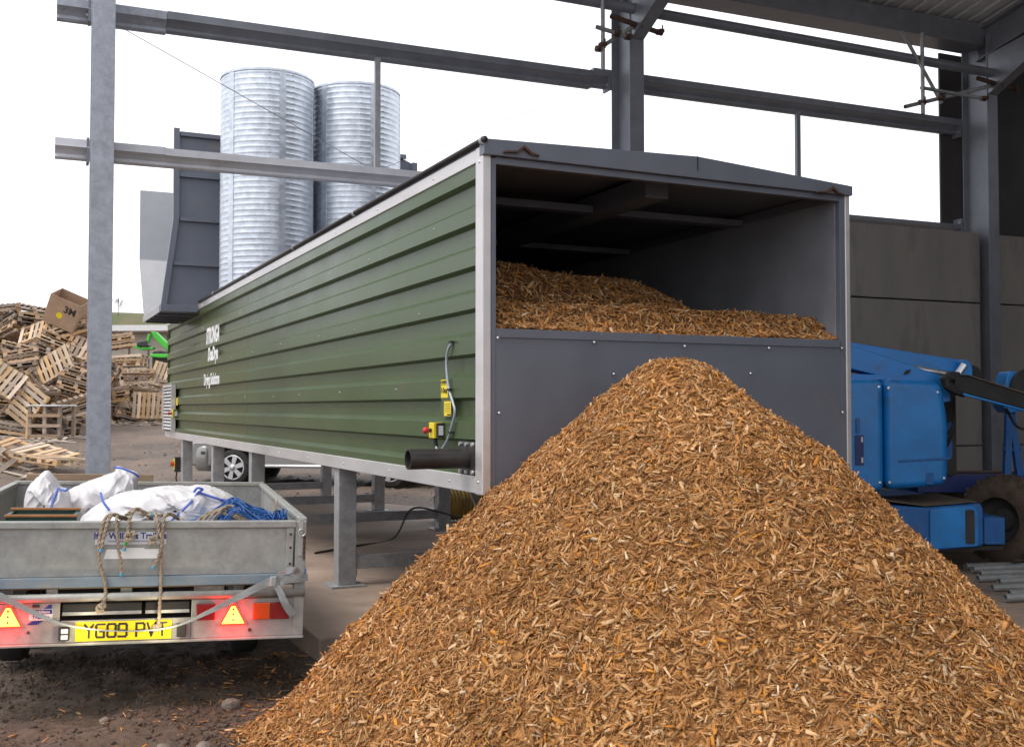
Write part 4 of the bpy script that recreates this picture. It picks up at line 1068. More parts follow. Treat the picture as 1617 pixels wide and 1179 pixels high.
MB().box((-0.473, -0.0135, 0.555), (-0.362, -0.0126, 0.578)).build('logo_band', M['navy'], lg)
MB().prism([(-0.485, 0.500), (-0.435, 0.500), (-0.405, 0.520), (-0.455, 0.520)], 'y', -0.0135, -0.0105).build('logo_band', M['navy'], lg)
MB().prism([(-0.40, 0.583), (-0.365, 0.583), (-0.365, 0.603), (-0.378, 0.603)], 'y', -0.0135, -0.0105).build('logo_band', M['navy'], lg)
text('logo_lettering', 'Ifor Williams', M['white'], lg, (-0.418, -0.0142, 0.566), XR, 0.020, 0.85, bold=0.0004, extrude=0.0004)
text('logo_lettering', 'Trailers', M['navy'], lg, (-0.418, -0.0134, 0.538), XR, 0.028, 0.95, bold=0.0004, extrude=0.0004)
# latch, ring and chain at the right rear corner
tp('latch_plate', (0.912, -0.022, 0.84), (0.938, -0.0125, 1.05), tm)
ring = [(0.928 + 0.02 * math.cos(a), -0.03, 0.975 + 0.02 * math.sin(a)) for a in np.linspace(0, 2 * math.pi, 17)]
MB().tube(ring, 0.0035, 6).build('latch_ring', M['bolt'], trl)
mb = MB()
for k in range(10):
    zc = 0.955 - k * 0.014
    a = k % 2
    lp = [(0.946 + (0.006 * math.cos(t) if a else 0), -0.022 + (0 if a else 0.006 * math.cos(t)), zc + 0.010 * math.sin(t)) for t in np.linspace(0, 2 * math.pi, 9)]
    mb.tube(lp, 0.0022, 5, caps=False)
mb.build('latch_chain', M['rust'], trl)
ring2 = [(0.82, 0.42 + 0.035 * math.cos(a), 1.075 + 0.05 * math.sin(a)) for a in np.linspace(0, 2 * math.pi, 17)]
tp('blue_tab', (0.957, -0.02, 0.70), (0.962, 0.02, 0.77), M['bluestitch'])

# ---- things in and on the trailer
def tw(o):                                           # a top-level thing placed in the trailer's frame
    o.location = trl.location; o.rotation_euler = trl.rotation_euler
    return o
def bag(label, outline, y, thick, seed, seams):
    """a slumped bag: outline in the rear plane, inflated front and back, with creases"""
    c = np.mean(np.array(outline), 0)
    pts = [Vector((p[0], p[1], 0)) for p in outline]
    sp_ = spline(pts + [pts[0]], 11)[:-1]
    n = len(sp_); K = 34
    mb = MB()
    O2 = np.array([(p.x, p.y) for p in sp_])
    rows = []
    for side in (-1, 1):
        for k in range(K + 1):
            if side == 1 and k == K: continue
            a = (math.pi / 2) * (k / K)
            kk = math.cos(a) ** 0.8 if k < K else 0.02
            d = side * thick * math.sin(a) ** 0.75
            rows.append((side, k, kk, d))
    rows = [r for r in rows if r[0] == -1][::-1] + [r for r in rows if r[0] == 1][1:] + [(1, K, 0.02, thick)]
    vs = []
    for side, k, kk, d in rows:
        q = c + (O2 - c) * kk
        # folds: long slanting creases that run with gravity
        w1 = 1 - np.abs(noise2(q[:, 0] * 8 + q[:, 1] * 5 + d * 5, q[:, 1] * 3 - q[:, 0] * 2.5, seed))
        w2 = 1 - np.abs(noise2(q[:, 0] * 17 - q[:, 1] * 9, q[:, 1] * 8 + q[:, 0] * 4 + d * 7, seed + 3))
        w3 = noise2(q[:, 0] * 5 + d * 4, q[:, 1] * 5, seed + 9)
        amp = (1 - kk ** 4)
        dd = d * (1 + 0.20 * w3) + side * amp * (0.070 * w1 ** 5 + 0.022 * w2 ** 5)
        zz_ = q[:, 1] + amp * 0.022 * noise2(q[:, 0] * 13, d * 11 + q[:, 1] * 4, seed + 4) + 0.010 * (1 - np.abs(noise2(q[:, 0] * 22 + d * 9, q[:, 1] * 7 + d * 13, seed + 6))) ** 4
        vs.append(np.stack([q[:, 0], y + dd, zz_], 1))
    allv = np.concatenate(vs)
    fs = [(r * n + i, r * n + (i + 1) % n, (r + 1) * n + (i + 1) % n, (r + 1) * n + i) for r in range(len(rows) - 1) for i in range(n)]
    mb.add(allv, fs)
    t = tw(thing('bulk_bag', label, 'bag', group='white bulk bags in the trailer'))
    o = mb.build('bag_body', M['bag'], t, smooth_=True)
    for sm in seams:
        ps = spline([(a, b - 0.065, e + 0.006) for a, b, e in sm], 6)
        MB().tube(ps, 0.008, 6).build('blue_seam', M['bluestitch'], t)
    return t
bag('white bulk bag with pointed tied neck at the left in the trailer',
    [(-0.66, 0.72), (-0.70, 0.95), (-0.69, 1.09), (-0.64, 1.16), (-0.58, 1.213), (-0.53, 1.18), (-0.49, 1.11), (-0.44, 1.08), (-0.40, 0.95), (-0.40, 0.72)], 1.55, 0.22, 3,
    [[(-0.49, 1.43, 1.10), (-0.51, 1.36, 1.02), (-0.52, 1.335, 0.92)], [(-0.49, 1.45, 1.11), (-0.44, 1.40, 1.10), (-0.42, 1.40, 1.115)]])
bag('large white bulk bag with blue stitched open collar standing behind the others',
    [(-0.56, 0.72), (-0.54, 0.98), (-0.46, 1.07), (-0.35, 1.125), (-0.23, 1.17), (-0.16, 1.20), (-0.145, 1.235), (-0.06, 1.215), (-0.005, 1.18), (-0.01, 1.11), (0.01, 1.0), (0.06, 0.86), (0.04, 0.72)], 1.80, 0.30, 13,
    [[(-0.152, 1.60, 1.243), (-0.10, 1.58, 1.236), (-0.03, 1.60, 1.205), (0.0, 1.66, 1.178)]])
bag('long white bulk bag lying across the middle of the trailer',
    [(-0.42, 0.72), (-0.33, 0.90), (-0.19, 1.015), (-0.06, 1.085), (0.10, 1.140), (0.234, 1.152), (0.333, 1.150), (0.40, 1.162), (0.474, 1.148), (0.577, 1.105), (0.66, 1.03), (0.70, 0.90), (0.68, 0.72)], 1.05, 0.36, 23,
    [[(0.375, 0.80, 1.135), (0.33, 0.72, 1.08), (0.26, 0.70, 1.01), (0.20, 0.70, 0.95)], [(0.375, 0.80, 1.138), (0.48, 0.82, 1.10), (0.56, 0.86, 1.075), (0.63, 0.9, 1.05)], [(0.35, 0.79, 1.14), (0.37, 0.77, 1.165), (0.40, 0.78, 1.155), (0.375, 0.79, 1.138)], [(-0.20, 1.0, 1.115), (-0.18, 0.92, 1.07), (-0.14, 0.88, 1.02)]])
bag('crumpled pale bag slumped between the two larger white bags',
    [(-0.40, 0.72), (-0.34, 0.92), (-0.20, 1.03), (-0.08, 1.085), (0.06, 1.09), (0.12, 0.95), (0.10, 0.72)], 1.40, 0.22, 33, [])

# blue net heap: many thin cords over a low mound, with a few pale rope coils
def net_heap():
    t = tw(thing('cord_net', 'tangled heap of blue cord netting at the right end of the trailer', 'net'))
    g = random.Random(4)
    mb = MB()
    def top(x):
        a = 1.115 - 2.6 * (x - 0.60) ** 2 - 0.02 * math.sin(x * 30)
        return max(0.99, a)
    for i in range(150):
        x = g.uniform(0.34, 0.80); y = g.uniform(0.10, 0.85)
        pts = []
        ang = g.uniform(0, 6.28); r = g.uniform(0.03, 0.12)
        n = g.randint(5, 9)
        for k in range(n):
            ang += g.uniform(0.5, 1.3)
            xx = min(0.87, max(0.30, x + r * math.cos(ang))); yy = min(0.95, max(0.07, y + r * 1.3 * math.sin(ang)))
            hh = top(xx) - 0.25 * (yy - 0.42) ** 2 - g.uniform(0, 0.035)
            pts.append((xx, yy, hh))
        mb.tube(spline(pts, 4), 0.0042, 5, caps=False)
    for i in range(14):
        x = g.uniform(0.80, 0.86); pts = [(x + g.uniform(-.03, .02), 0.2 + g.uniform(-.08, .1), 0.97 + 0.11 * g.random()) for k in range(6)]
        mb.tube(spline(pts, 4), 0.0045, 5, caps=False)
    mb.build('blue_cord', M['net'], t)
    mm = MB(); mm.sphere((0.58, 0.48, 0.85), (0.30, 0.40, 0.225), 24, 12)
    mm.build('net_core', M['net'], t, smooth_=True)
    mb = MB()
    for k in range(4):
        o_ = 0.03 * k
        mb.tube(spline([(0.33 + o_, 0.10, 1.00), (0.40 + o_, 0.13, 1.058 + 0.01 * k), (0.46 + o_, 0.18, 1.075 + 0.01 * k), (0.55 + o_, 0.14, 1.05), (0.66 + o_ * 0.5, 0.09, 1.0)], 6), 0.008, 8, lobes=3, twist=90)
    mb.build('pale_rope', M['rope'], t)
    MB().tube(ring2, 0.007, 8).build('tie_ring', M['rope'], t)
net_heap()

# green crate with orange slats
cr = tw(thing('green_crate', 'dark green crate with orange wooden slats at the left of the trailer', 'crate'))
MB().box((-0.66, 0.38, 0.702), (-0.29, 0.40, 1.035)).box((-0.66, 0.62, 0.702), (-0.29, 0.64, 1.045)).box((-0.66, 0.40, 0.702), (-0.64, 0.62, 1.04)).box((-0.31, 0.40, 0.702), (-0.29, 0.62, 1.04)).build('crate_wall', M['darkgreen'], cr)
for y_, z_ in ((0.362, 1.028), (0.60, 1.046)):
    box_part('crate_slat', (-0.665, y_, z_), (-0.285, y_ + 0.018, z_ + 0.014), M['cratewood'], cr, 0.002)

# old board behind the headboard of the trailer
bd = tw(thing('wooden_board', 'rough brown timber board resting on the front edge of the trailer', 'board'))
MB().box((-0.87, 3.016, 0.70), (0.075, 3.056, 1.115)).build('board', M['plank'], bd, 0.004)

# ropes over the tailgate
def rope(label, pts, knots=(), tapes=(), r=0.0078):
    t = tw(thing('rope', label, 'rope', group='ropes hanging over the tailgate'))
    MB().tube(spline(pts, 12), r, 12, lobes=3, twist=75).build('rope_strand', M['rope'], t)
    for c, q in knots:
        mb = MB()
        g = random.Random(int(abs(c[0]) * 1000))
        for k in range(3):
            a0 = k * 2.1
            loop = [(c[0] + q * math.cos(a + a0) * (1 if k != 1 else 0.4), c[1] - 0.004 + q * 0.5 * math.sin(a * (1 + k % 2)), c[2] + q * math.sin(a) * (0.8 if k != 2 else 1.1)) for a in np.linspace(0, 5.6, 14)]
            mb.tube(loop, r * 0.95, 8, lobes=3, twist=75)
        mb.build('knot', M['rope'], t)
    for a, b, m_ in tapes:
        MB().cyl(a, b, r * 1.25, n=10).build('tape', m_, t)
    return t
Yb = -0.034
rope('longest left rope hanging over the tailgate to a frayed knot', [(-0.04, 0.20, 1.03), (-0.085, 0.06, 1.068), (-0.119, -0.025, 1.052), (-0.141, Yb, 0.953), (-0.140, Yb, 0.852), (-0.125, Yb, 0.785), (-0.102, Yb, 0.70), (-0.103, -0.055, 0.633), (-0.117, -0.06, 0.60)], [((-0.118, -0.062, 0.588), 0.020)])
rope('short left rope with blue taped end beside the longest rope', [(-0.02, 0.18, 1.03), (-0.075, 0.05, 1.072), (-0.100, -0.027, 1.047), (-0.119, -0.04, 0.969), (-0.130, -0.048, 0.892)], (), [((-0.130, -0.048, 0.897), (-0.132, -0.048, 0.884), M['cyan'])])
rope('thin middle rope with blue tip hanging over the white sticker', [(0.0, 0.20, 1.03), (-0.05, 0.05, 1.062), (-0.059, -0.027, 1.045), (-0.047, Yb, 0.918), (-0.031, Yb, 0.834), (-0.025, Yb, 0.759)], (), [((-0.0255, Yb, 0.766), (-0.0245, Yb, 0.752), M['cyan'])], 0.0072)
rope('rope with green tape and a knot over the maker sticker', [(0.12, 0.20, 1.03), (0.055, 0.08, 1.095), (0.025, -0.02, 1.095), (0.006, -0.03, 1.046), (-0.002, Yb, 0.968), (-0.014, Yb, 0.891)], [((0.012, -0.04, 0.962), 0.024)], [((-0.005, -0.036, 0.948), (-0.010, -0.036, 0.915), M['greentape']), ((-0.0138, -0.036, 0.897), (-0.015, -0.036, 0.884), M['cyan'])])
rope('right rope with a side knot and blue end over the tailgate', [(0.10, 0.22, 1.03), (0.13, 0.06, 1.075), (0.148, -0.025, 1.059), (0.160, -0.04, 0.984), (0.178, -0.045, 0.945), (0.168, -0.045, 0.865), (0.138, -0.040, 0.797)], [((0.132, -0.045, 0.942), 0.020)], [((0.140, -0.040, 0.801), (0.135, -0.040, 0.789), M['cyan'])])
rope('longest right rope reaching down to the number plate', [(0.26, 0.20, 1.03), (0.22, 0.06, 1.072), (0.185, -0.025, 1.062), (0.179, Yb, 0.96), (0.174, Yb, 0.882), (0.180, Yb, 0.711), (0.179, -0.058, 0.62), (0.177, -0.05, 0.51), (0.172, -0.035, 0.475)], [((0.168, -0.036, 0.470), 0.015)])
rope('loose rope coil lying along the tailgate top edge', [(-0.02, 0.10, 1.062), (0.03, 0.05, 1.10), (0.07, 0.06, 1.088), (0.12, 0.10, 1.058), (0.05, 0.14, 1.07), (0.11, 0.06, 1.068), (0.19, 0.08, 1.064), (0.22, 0.05, 1.070), (0.245, 0.12, 1.045)], (), [((0.113, 0.058, 1.07), (0.125, 0.058, 1.066), M['cyan'])])

# webbing strap across the back
def strap(t, pts, w, name):
    ps = spline(pts, 10)
    mb = MB(); vs = []; n = len(ps)
    for k, p in enumerate(ps):
        d = (ps[min(k + 1, n - 1)] - ps[max(k - 1, 0)]).normalized()
        up = Vector((-d.z, 0.10 * math.sin(k * 0.5), d.x)).normalized()
        ww = w[0] + (w[1] - w[0]) * k / (n - 1) if len(w) == 2 else np.interp(k / (n - 1), np.linspace(0, 1, len(w)), w)
        for s1, s2 in ((-1, 0), (1, 0), (1, 1), (-1, 1)):
            vs.append(p + up * (s1 * ww / 2) + Vector((0, 0.003 * s2, 0)))
    fs = [(k * 4 + i, k * 4 + (i + 1) % 4, (k + 1) * 4 + (i + 1) % 4, (k + 1) * 4 + i) for k in range(n - 1) for i in range(4)] + [(3, 2, 1, 0), ((n - 1) * 4, (n - 1) * 4 + 1, (n - 1) * 4 + 2, (n - 1) * 4 + 3)]
    mb.add(vs, fs).build(name, M['strap'], t)
sw = tw(thing('webbing_strap', 'pale grey webbing strap knotted across the rear of the trailer', 'strap'))
strap(sw, [(-0.90, -0.045, 0.725), (-0.80, -0.065, 0.722), (-0.736, -0.068, 0.706), (-0.615, -0.068, 0.664), (-0.428, -0.062, 0.563), (-0.271, -0.062, 0.498), (-0.017, -0.062, 0.462), (0.241, -0.062, 0.474), (0.437, -0.064, 0.552), (0.603, -0.068, 0.635), (0.738, -0.068, 0.702), (0.79, -0.064, 0.716)], (0.045, 0.045, 0.045, 0.030, 0.010, 0.006, 0.012, 0.034, 0.042, 0.042), 'strap_run')
strap(sw, [(0.78, -0.064, 0.716), (0.86, -0.058, 0.718), (0.93, -0.050, 0.722), (0.970, -0.03, 0.725)], (0.042, 0.042), 'strap_run')
strap(sw, [(0.785, -0.074, 0.700), (0.822, -0.080, 0.635), (0.845, -0.078, 0.585), (0.893, -0.060, 0.518)], (0.034, 0.044), 'strap_tail')
strap(sw, [(0.80, -0.076, 0.735), (0.83, -0.095, 0.765), (0.88, -0.110, 0.778), (0.905, -0.085, 0.755), (0.87, -0.072, 0.722), (0.81, -0.07, 0.712)], (0.03, 0.042), 'strap_loop')
MB().box((0.757, -0.082, 0.682), (0.795, -0.0602, 0.740)).build('strap_knot', M['strap'], sw, 0.008)

# ------------------------------------------------------------------ yellow hose and black cable under the dryer
hs = MB()
pr_ = []
for i in range(100):
    pr_.append((0.20 + 0.016 * math.sin(i * math.pi / 2), i * 0.012))
hs.lathe(pr_, (0, 0, 0), 28, (1.0, 0.35, 0.02))
ho = hs.build('ribbed_hose', M['hose'], None, smooth_=True); ho.location = (-0.98, 14.35, 0.372)
tag(ho, 'yellow ribbed ducting hose on the ground under the container', 'hose')
cbl = MB().tube(spline([dw(0.35, 5.2, 0.165), dw(0.9, 5.6, 0.163), dw(1.5, 6.1, 0.163), dw(1.95, 6.75, 0.42), dw(2.2, 6.4, 0.40), dw(2.6, 5.6, 0.25), dw(2.7, 5.2, 0.163)], 10), 0.012, 8).build('black_cable', M['black'], None, smooth_=True)
tag(cbl, 'black cable looped over the cross bar under the container', 'cable')

# ------------------------------------------------------------------ scaffold tubes on the floor at the right
TL = [(4.23, 10.13, 'farthest'), (4.18, 9.86, 'second farthest'), (4.16, 9.66, 'third farthest'), (4.02, 9.38, 'fourth from the back'), (4.10, 9.15, 'fifth from the back'), (3.93, 8.90, 'sixth from the back'), (3.95, 8.64, 'second nearest'), (3.80, 8.38, 'nearest')]
for k, (x, y, w) in enumerate(TL):
    zz_ = 0.181 + (0.012 if k % 3 == 1 else 0)
    r_ = 0.030
    o = MB().pipe((0, 0, 0), (3.0, 0.55 + 0.05 * (k % 3), 0), r_, 0.006, 14).build('scaffold_tube', M['tubesteel'])
    o.location = (x, y, zz_ + 0.0)
    tag(o, 'grey scaffold tube on the floor by the heap, ' + w, 'tube', 'scaffold tubes lying on the floor')

# ------------------------------------------------------------------ blue boom lift
lift = thing('boom_lift', 'blue articulated boom lift with rounded counterweight cover parked by the wall', 'lift', (3.6, 10.3, 0.15))
def lp(x, y, z): return Vector((x - 3.6, y - 10.3, z - 0.15))
def rounded(pts, r=0.09, n=5):
    out = []
    k = len(pts)
    for i in range(k):
        p0, p1, p2 = Vector(pts[i - 1]), Vector(pts[i]), Vector(pts[(i + 1) % k])
        a = (p0 - p1).normalized(); b = (p2 - p1).normalized()
        rr = min(r, (p0 - p1).length * 0.45, (p2 - p1).length * 0.45)
        for j in range(n + 1):
            t = j / n
            q = (1 - t) ** 2 * (p1 + a * rr) + 2 * t * (1 - t) * p1 + t * t * (p1 + b * rr)
            out.append((q.x, q.y))
    return out
def lift_prism(name, pts, y0, y1, m_, r=0.0, bev=0.01, par=None, seg=3):
    P2 = [(x - 3.6, z - 0.15) for x, z in pts]
    if r: P2 = rounded(P2, r)
    return MB().prism(P2, 'y', y0 - 10.3, y1 - 10.3).build(name, m_, par or lift, bev, seg=seg)
cv = lift_prism('counterweight_cover', [(3.485, 0.885), (3.485, 1.935), (4.02, 1.905), (4.085, 1.55), (4.075, 0.93)], 10.10, 11.3, M['lift'], 0.10, 0.085, seg=6)
lift_prism('counterweight_cover', [(2.75, 0.90), (2.75, 1.92), (3.465, 1.925), (3.465, 0.875)], 10.07, 11.3, M['lift'], 0.08, 0.075, seg=6)
lift_prism('cover_groove', [(3.60, 1.145), (3.60, 1.165), (4.085, 1.195), (4.085, 1.172)], 10.094, 10.12, M['lift_dark'], 0, 0.003, cv)
lift_prism('cover_handle_recess', [(3.86, 0.94), (3.86, 1.05), (3.93, 1.05), (3.93, 0.94)], 10.092, 10.12, M['lift_dark'], 0.01, 0.004, cv)
lift_prism('cover_hump', [(3.0, 1.93), (3.08, 1.985), (3.80, 1.96), (3.88, 1.915)], 10.30, 11.1, M['lift'], 0.03, 0.02)
lift_prism('cover_plate', [(3.19, 1.12), (3.19, 1.40), (3.27, 1.40), (3.27, 1.12)], 10.06, 10.075, M['navybox'], 0.01, 0.002)
lift_prism('cover_lamp', [(3.20, 1.42), (3.20, 1.56), (3.235, 1.56), (3.235, 1.42)], 10.052, 10.068, M['lift_dark'], 0.01, 0.002)
for z_ in (1.145, 1.335):
    lift_prism('plate_mark', [(3.245, z_), (3.245, z_ + 0.05), (3.262, z_ + 0.05), (3.262, z_)], 10.054, 10.061, M['sticker'], 0, 0.0)
for x_, z_ in ((3.52, 1.84), (3.52, 0.96), (3.98, 1.80), (4.03, 1.0), (3.42, 1.85), (3.42, 0.96)):
    MB().lathe([(0, 0.006), (0.012, 0.005), (0.014, 0)], lp(x_, 10.10 if x_ > 3.48 else 10.07, z_), 8, (0, -1, 0)).build('cover_screw', M['bolt'], lift)
for k in range(3):
    MB().tube(spline([lp(4.12, 10.86, 1.05 + 0.1 * k), lp(4.25 + 0.03 * k, 10.7, 1.2 + 0.1 * k), lp(4.38, 10.72, 1.45 + 0.05 * k), lp(4.44, 10.85, 1.75)], 8), 0.012, 6).build('hydraulic_hose', M['black'], lift)
# booms
lift_prism('upper_boom', [(2.2, 2.50), (3.42, 2.312), (4.295, 2.171), (4.55, 2.135), (4.55, 2.0), (4.29, 2.03), (3.3, 2.16), (2.2, 2.30)], 10.85, 11.10, M['lift'], 0, 0.012)
lift_prism('lower_boom', [(2.6, 2.42), (3.43, 2.225), (4.236, 1.945), (4.27, 1.72), (4.10, 1.69), (3.615, 1.955), (2.6, 2.2)], 10.50, 10.78, M['lift'], 0.02, 0.012)
lift_prism('boom_knuckle', [(4.46, 2.13), (4.53, 2.135), (4.575, 2.06), (4.57, 1.80), (4.47, 1.80)], 10.72, 11.15, M['lift'], 0.03, 0.01)
MB().cyl(lp(4.60, 10.80, 1.98), lp(4.60, 11.1, 1.98), 0.10, n=20).build('knuckle_roller', M['black'], lift)
lift_prism('boom_slot', [(3.80, 1.975), (3.83, 2.02), (3.88, 2.03), (3.86, 1.985)], 10.494, 10.51, M['black'], 0.01, 0.0)
MB().cyl(lp(3.9, 10.8, 2.07), lp(4.42, 10.8, 1.985), 0.03, n=12).build('ram_rod', M['bolt'], lift)
MB().cyl(lp(4.30, 10.45, 1.96), lp(4.38, 10.45, 2.07), 0.035, n=12).build('ram_cylinder', M['bolt'], lift)
# cable tray: black energy chain curling over and running down to the right
tr = MB().tube([lp(4.32, 10.30, 1.80), lp(4.22, 10.30, 1.83), lp(4.15, 10.30, 1.87), lp(4.13, 10.30, 1.92), lp(4.17, 10.30, 1.955), lp(4.26, 10.30, 1.95)], 0.05, 8)
tr.build('cable_chain', M['black'], lift)
lift_prism('cable_tray', [(4.22, 1.955), (4.32, 1.96), (4.93, 1.765), (4.93, 1.70), (4.88, 1.64), (4.28, 1.80), (4.20, 1.86)], 10.25, 10.46, M['black'], 0, 0.01)
lift_prism('tray_edge', [(4.24, 1.965), (4.32, 1.972), (4.93, 1.776), (4.93, 1.766), (4.32, 1.961)], 10.23, 10.48, M['dust'], 0, 0.0)
lift_prism('tray_edge', [(4.28, 1.795), (4.88, 1.636), (4.88, 1.62), (4.28, 1.775)], 10.24, 10.30, M['lift'], 0, 0.0)
# turret frame behind the cover
lift_prism('turret_frame', [(4.09, 0.98), (4.09, 1.85), (4.48, 1.85), (4.48, 0.98)], 10.9, 11.3, M['darkgap'], 0, 0.01)
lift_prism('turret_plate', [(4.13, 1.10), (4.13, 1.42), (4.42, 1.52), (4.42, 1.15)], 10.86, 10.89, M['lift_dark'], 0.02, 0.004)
MB().cyl(lp(4.15, 10.8, 1.25), lp(4.22, 10.8, 1.72), 0.02, n=10).build('ram_rod', M['bolt'], lift)
# jib mast at the right with A legs
ms = lift_prism('jib_head', [(4.98, 1.70), (5.06, 2.03), (5.24, 2.02), (5.30, 1.80), (5.20, 1.62), (5.05, 1.60)], 11.0, 11.25, M['lift'], 0.04, 0.01)
MB().lathe([(0.06, -0.05), (0.19, -0.05), (0.20, 0), (0.19, 0.05), (0.06, 0.05)], lp(5.26, 10.98, 1.86), 24, (0, 1, 0)).build('jib_roller', M['black'], lift, smooth_=True)
for a, b in (((5.10, 1.62), (5.03, 0.16)), ((5.12, 1.62), (5.30, 0.16))):
    MB().tube([lp(a[0], 11.1, a[1]), lp(b[0], 11.1, b[1])], 0.045, 4).build('mast_leg', M['lift_dark'], lift)
MB().tube([lp(5.04, 11.1, 1.23), lp(5.22, 11.1, 1.23)], 0.025, 8).build('mast_rung', M['lift_dark'], lift)
MB().tube(spline([lp(4.80, 10.5, 1.65), lp(4.92, 10.55, 1.48), lp(5.10, 10.7, 1.46), lp(5.18, 10.9, 1.62), lp(5.10, 10.95, 1.74)], 8), 0.013, 8).build('hydraulic_hose', M['black'], lift)
# chassis
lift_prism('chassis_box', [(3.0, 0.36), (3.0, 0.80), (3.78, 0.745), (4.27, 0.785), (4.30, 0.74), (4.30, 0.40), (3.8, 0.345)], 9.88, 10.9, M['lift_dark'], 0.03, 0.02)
lift_prism('chassis_top', [(3.30, 0.818), (3.78, 0.756), (4.25, 0.794), (4.25, 0.802), (3.78, 0.764), (3.30, 0.826)], 9.92, 10.9, M['dust'], 0, 0.0)
lift_prism('chassis_side_plate', [(3.80, 0.37), (3.80, 0.73), (4.20, 0.765), (4.24, 0.70), (4.24, 0.40)], 9.855, 9.879, M['lift'], 0.03, 0.006)
lift_prism('chassis_recess', [(4.12, 0.42), (4.12, 0.73), (4.20, 0.73), (4.20, 0.42)], 9.846, 9.856, M['darkgap'], 0.02, 0.0)
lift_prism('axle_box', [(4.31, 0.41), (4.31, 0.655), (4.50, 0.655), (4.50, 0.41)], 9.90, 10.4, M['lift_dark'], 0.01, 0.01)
lift_prism('tank_box', [(4.10, 0.80), (4.10, 0.965), (5.2, 0.965), (5.2, 0.80)], 10.95, 11.4, M['navybox'], 0.01, 0.01)
lift_prism('belly_plate', [(2.9, 0.30), (2.9, 0.345), (4.5, 0.40), (4.5, 0.36)], 9.95, 10.85, M['darkgap'], 0, 0.0)
def big_tyre(c, ax, lab=None):
    a = Vector(ax).normalized()
    wv = MB().lathe([(0.22, -0.15), (0.30, -0.17), (0.385, -0.155), (0.405, -0.11), (0.41, 0), (0.405, 0.11), (0.385, 0.155), (0.30, 0.17), (0.22, 0.15)], c, 36, a).build('wheel', M['muddytyre'], lift, smooth_=True)
    MB().lathe([(0.0, -0.06), (0.10, -0.06), (0.12, -0.03), (0.20, -0.05), (0.22, -0.14), (0.22, 0.14), (0.20, 0.05), (0, 0.05)], c, 24, a).build('wheel_hub', M['darkgap'], wv)
    q = a.to_track_quat('Z', 'Y')
    mb = MB()
    for i in range(18):
        th = 2 * math.pi * i / 18
        for s_ in (-1, 1):
            t2 = th + (0.09 if s_ > 0 else -0.09)
            pts = []
            for dz, dth in ((0.0, 0.0), (0.16 * s_, 0.16)):
                for dt in (-0.045, 0.045):
                    pts.append((t2 + dth + dt, dz))
            vs = []
            for rr in (0.395, 0.437):
                for tt, zz in (pts[0], pts[1], pts[3], pts[2]):
                    r2 = rr - 0.02 * (abs(zz) > 0.1)
                    vs.append(Vector(c) + q @ Vector((r2 * math.cos(tt), r2 * math.sin(tt), zz)))
            mb.add(vs, [(0, 3, 2, 1), (4, 5, 6, 7), (0, 1, 5, 4), (1, 2, 6, 5), (2, 3, 7, 6), (3, 0, 4, 7)])
    mb.build('tyre_lugs', M['muddytyre'], wv)
big_tyre(lp(4.72, 10.38, 0.587), (0.80, 0.60, 0))
big_tyre(lp(2.55, 10.15, 0.587), (0.97, 0.25, 0)); big_tyre(lp(4.6, 11.9, 0.587), (0.97, 0.25, 0))
lift_prism('rear_axle', [(4.3, 0.5), (4.3, 0.62), (4.6, 0.62), (4.6, 0.5)], 11.2, 12.0, M['lift_dark'], 0, 0.01)
lift_prism('chassis_rear', [(3.0, 0.45), (3.0, 0.75), (4.4, 0.75), (4.4, 0.45)], 10.91, 12.0, M['lift_dark'], 0, 0.01)

# dusty steel beam lying behind the lift
sb = thing('steel_beam', 'dusty brown steel beam lying level behind the blue lift wheel', 'beam', (4.5, 11.75, 0.152))
MB().box((0, 0, 0.70), (3.2, 0.18, 0.715)).box((0, 0, 0.80), (3.2, 0.18, 0.815)).box((0, 0.08, 0.715), (3.2, 0.10, 0.80)).build('beam_section', M['dust'], sb)
for x_ in (0.6, 2.6):
    MB().box((x_, 0.02, 0), (x_ + 0.1, 0.16, 0.699)).build('trestle_leg', M['frame'], sb)
# hanging cable and slim lockers on the wall at the far right
hc = MB().tube(spline([(5.60, 14.72, 4.0), (5.63, 14.72, 3.0), (5.62, 14.74, 2.2), (5.66, 14.74, 1.6), (5.64, 14.76, 0.9)], 6), 0.014, 6).build('hanging_cable', M['black'])
tag(hc, 'black cable hanging down the concrete wall at the far right', 'cable')

# ------------------------------------------------------------------ silver pickup behind the dryer
yaw = math.atan2(22.3 - 23.0, -2.523 + 5.966)
pk = thing('pickup_car', 'silver pickup car with alloy wheels parked behind the container legs', 'car', (-5.966, 23.0, 0.0), (0, 0, yaw))
def side_poly(): return [(-0.92, 0.42), (-0.98, 0.62), (-0.93, 0.86), (-0.80, 1.02), (0.75, 1.16), (4.6, 1.12), (4.75, 0.9), (4.75, 0.45), (3.98, 0.42), (3.95, 0.62), (3.80, 0.80), (3.55, 0.86), (3.25, 0.80), (3.08, 0.62), (3.05, 0.42), (0.50, 0.40), (0.46, 0.62), (0.32, 0.82), (0.02, 0.90), (-0.28, 0.82), (-0.43, 0.62), (-0.46, 0.40)]
MB().prism(side_poly(), 'y', 0.0, 1.75).build('body', M['silver'], pk, 0.05, seg=3)
MB().prism([(0.85, 1.14), (1.55, 1.78), (3.0, 1.80), (3.15, 1.14)], 'y', 0.12, 1.63).build('cab', M['silver'], pk, 0.05)
MB().prism([(1.15, 1.22), (1.62, 1.70), (2.95, 1.71), (3.02, 1.22)], 'y', 0.10, 0.119).build('side_window', M['glass'], pk)
bp_ = rounded([(-0.50, -0.03), (-0.80, -0.02), (-1.0, 0.28), (-1.07, 0.85), (-1.0, 1.45), (-0.80, 1.77), (-0.50, 1.78)], 0.20, 6)
mb = MB(); nb = len(bp_); vs = []
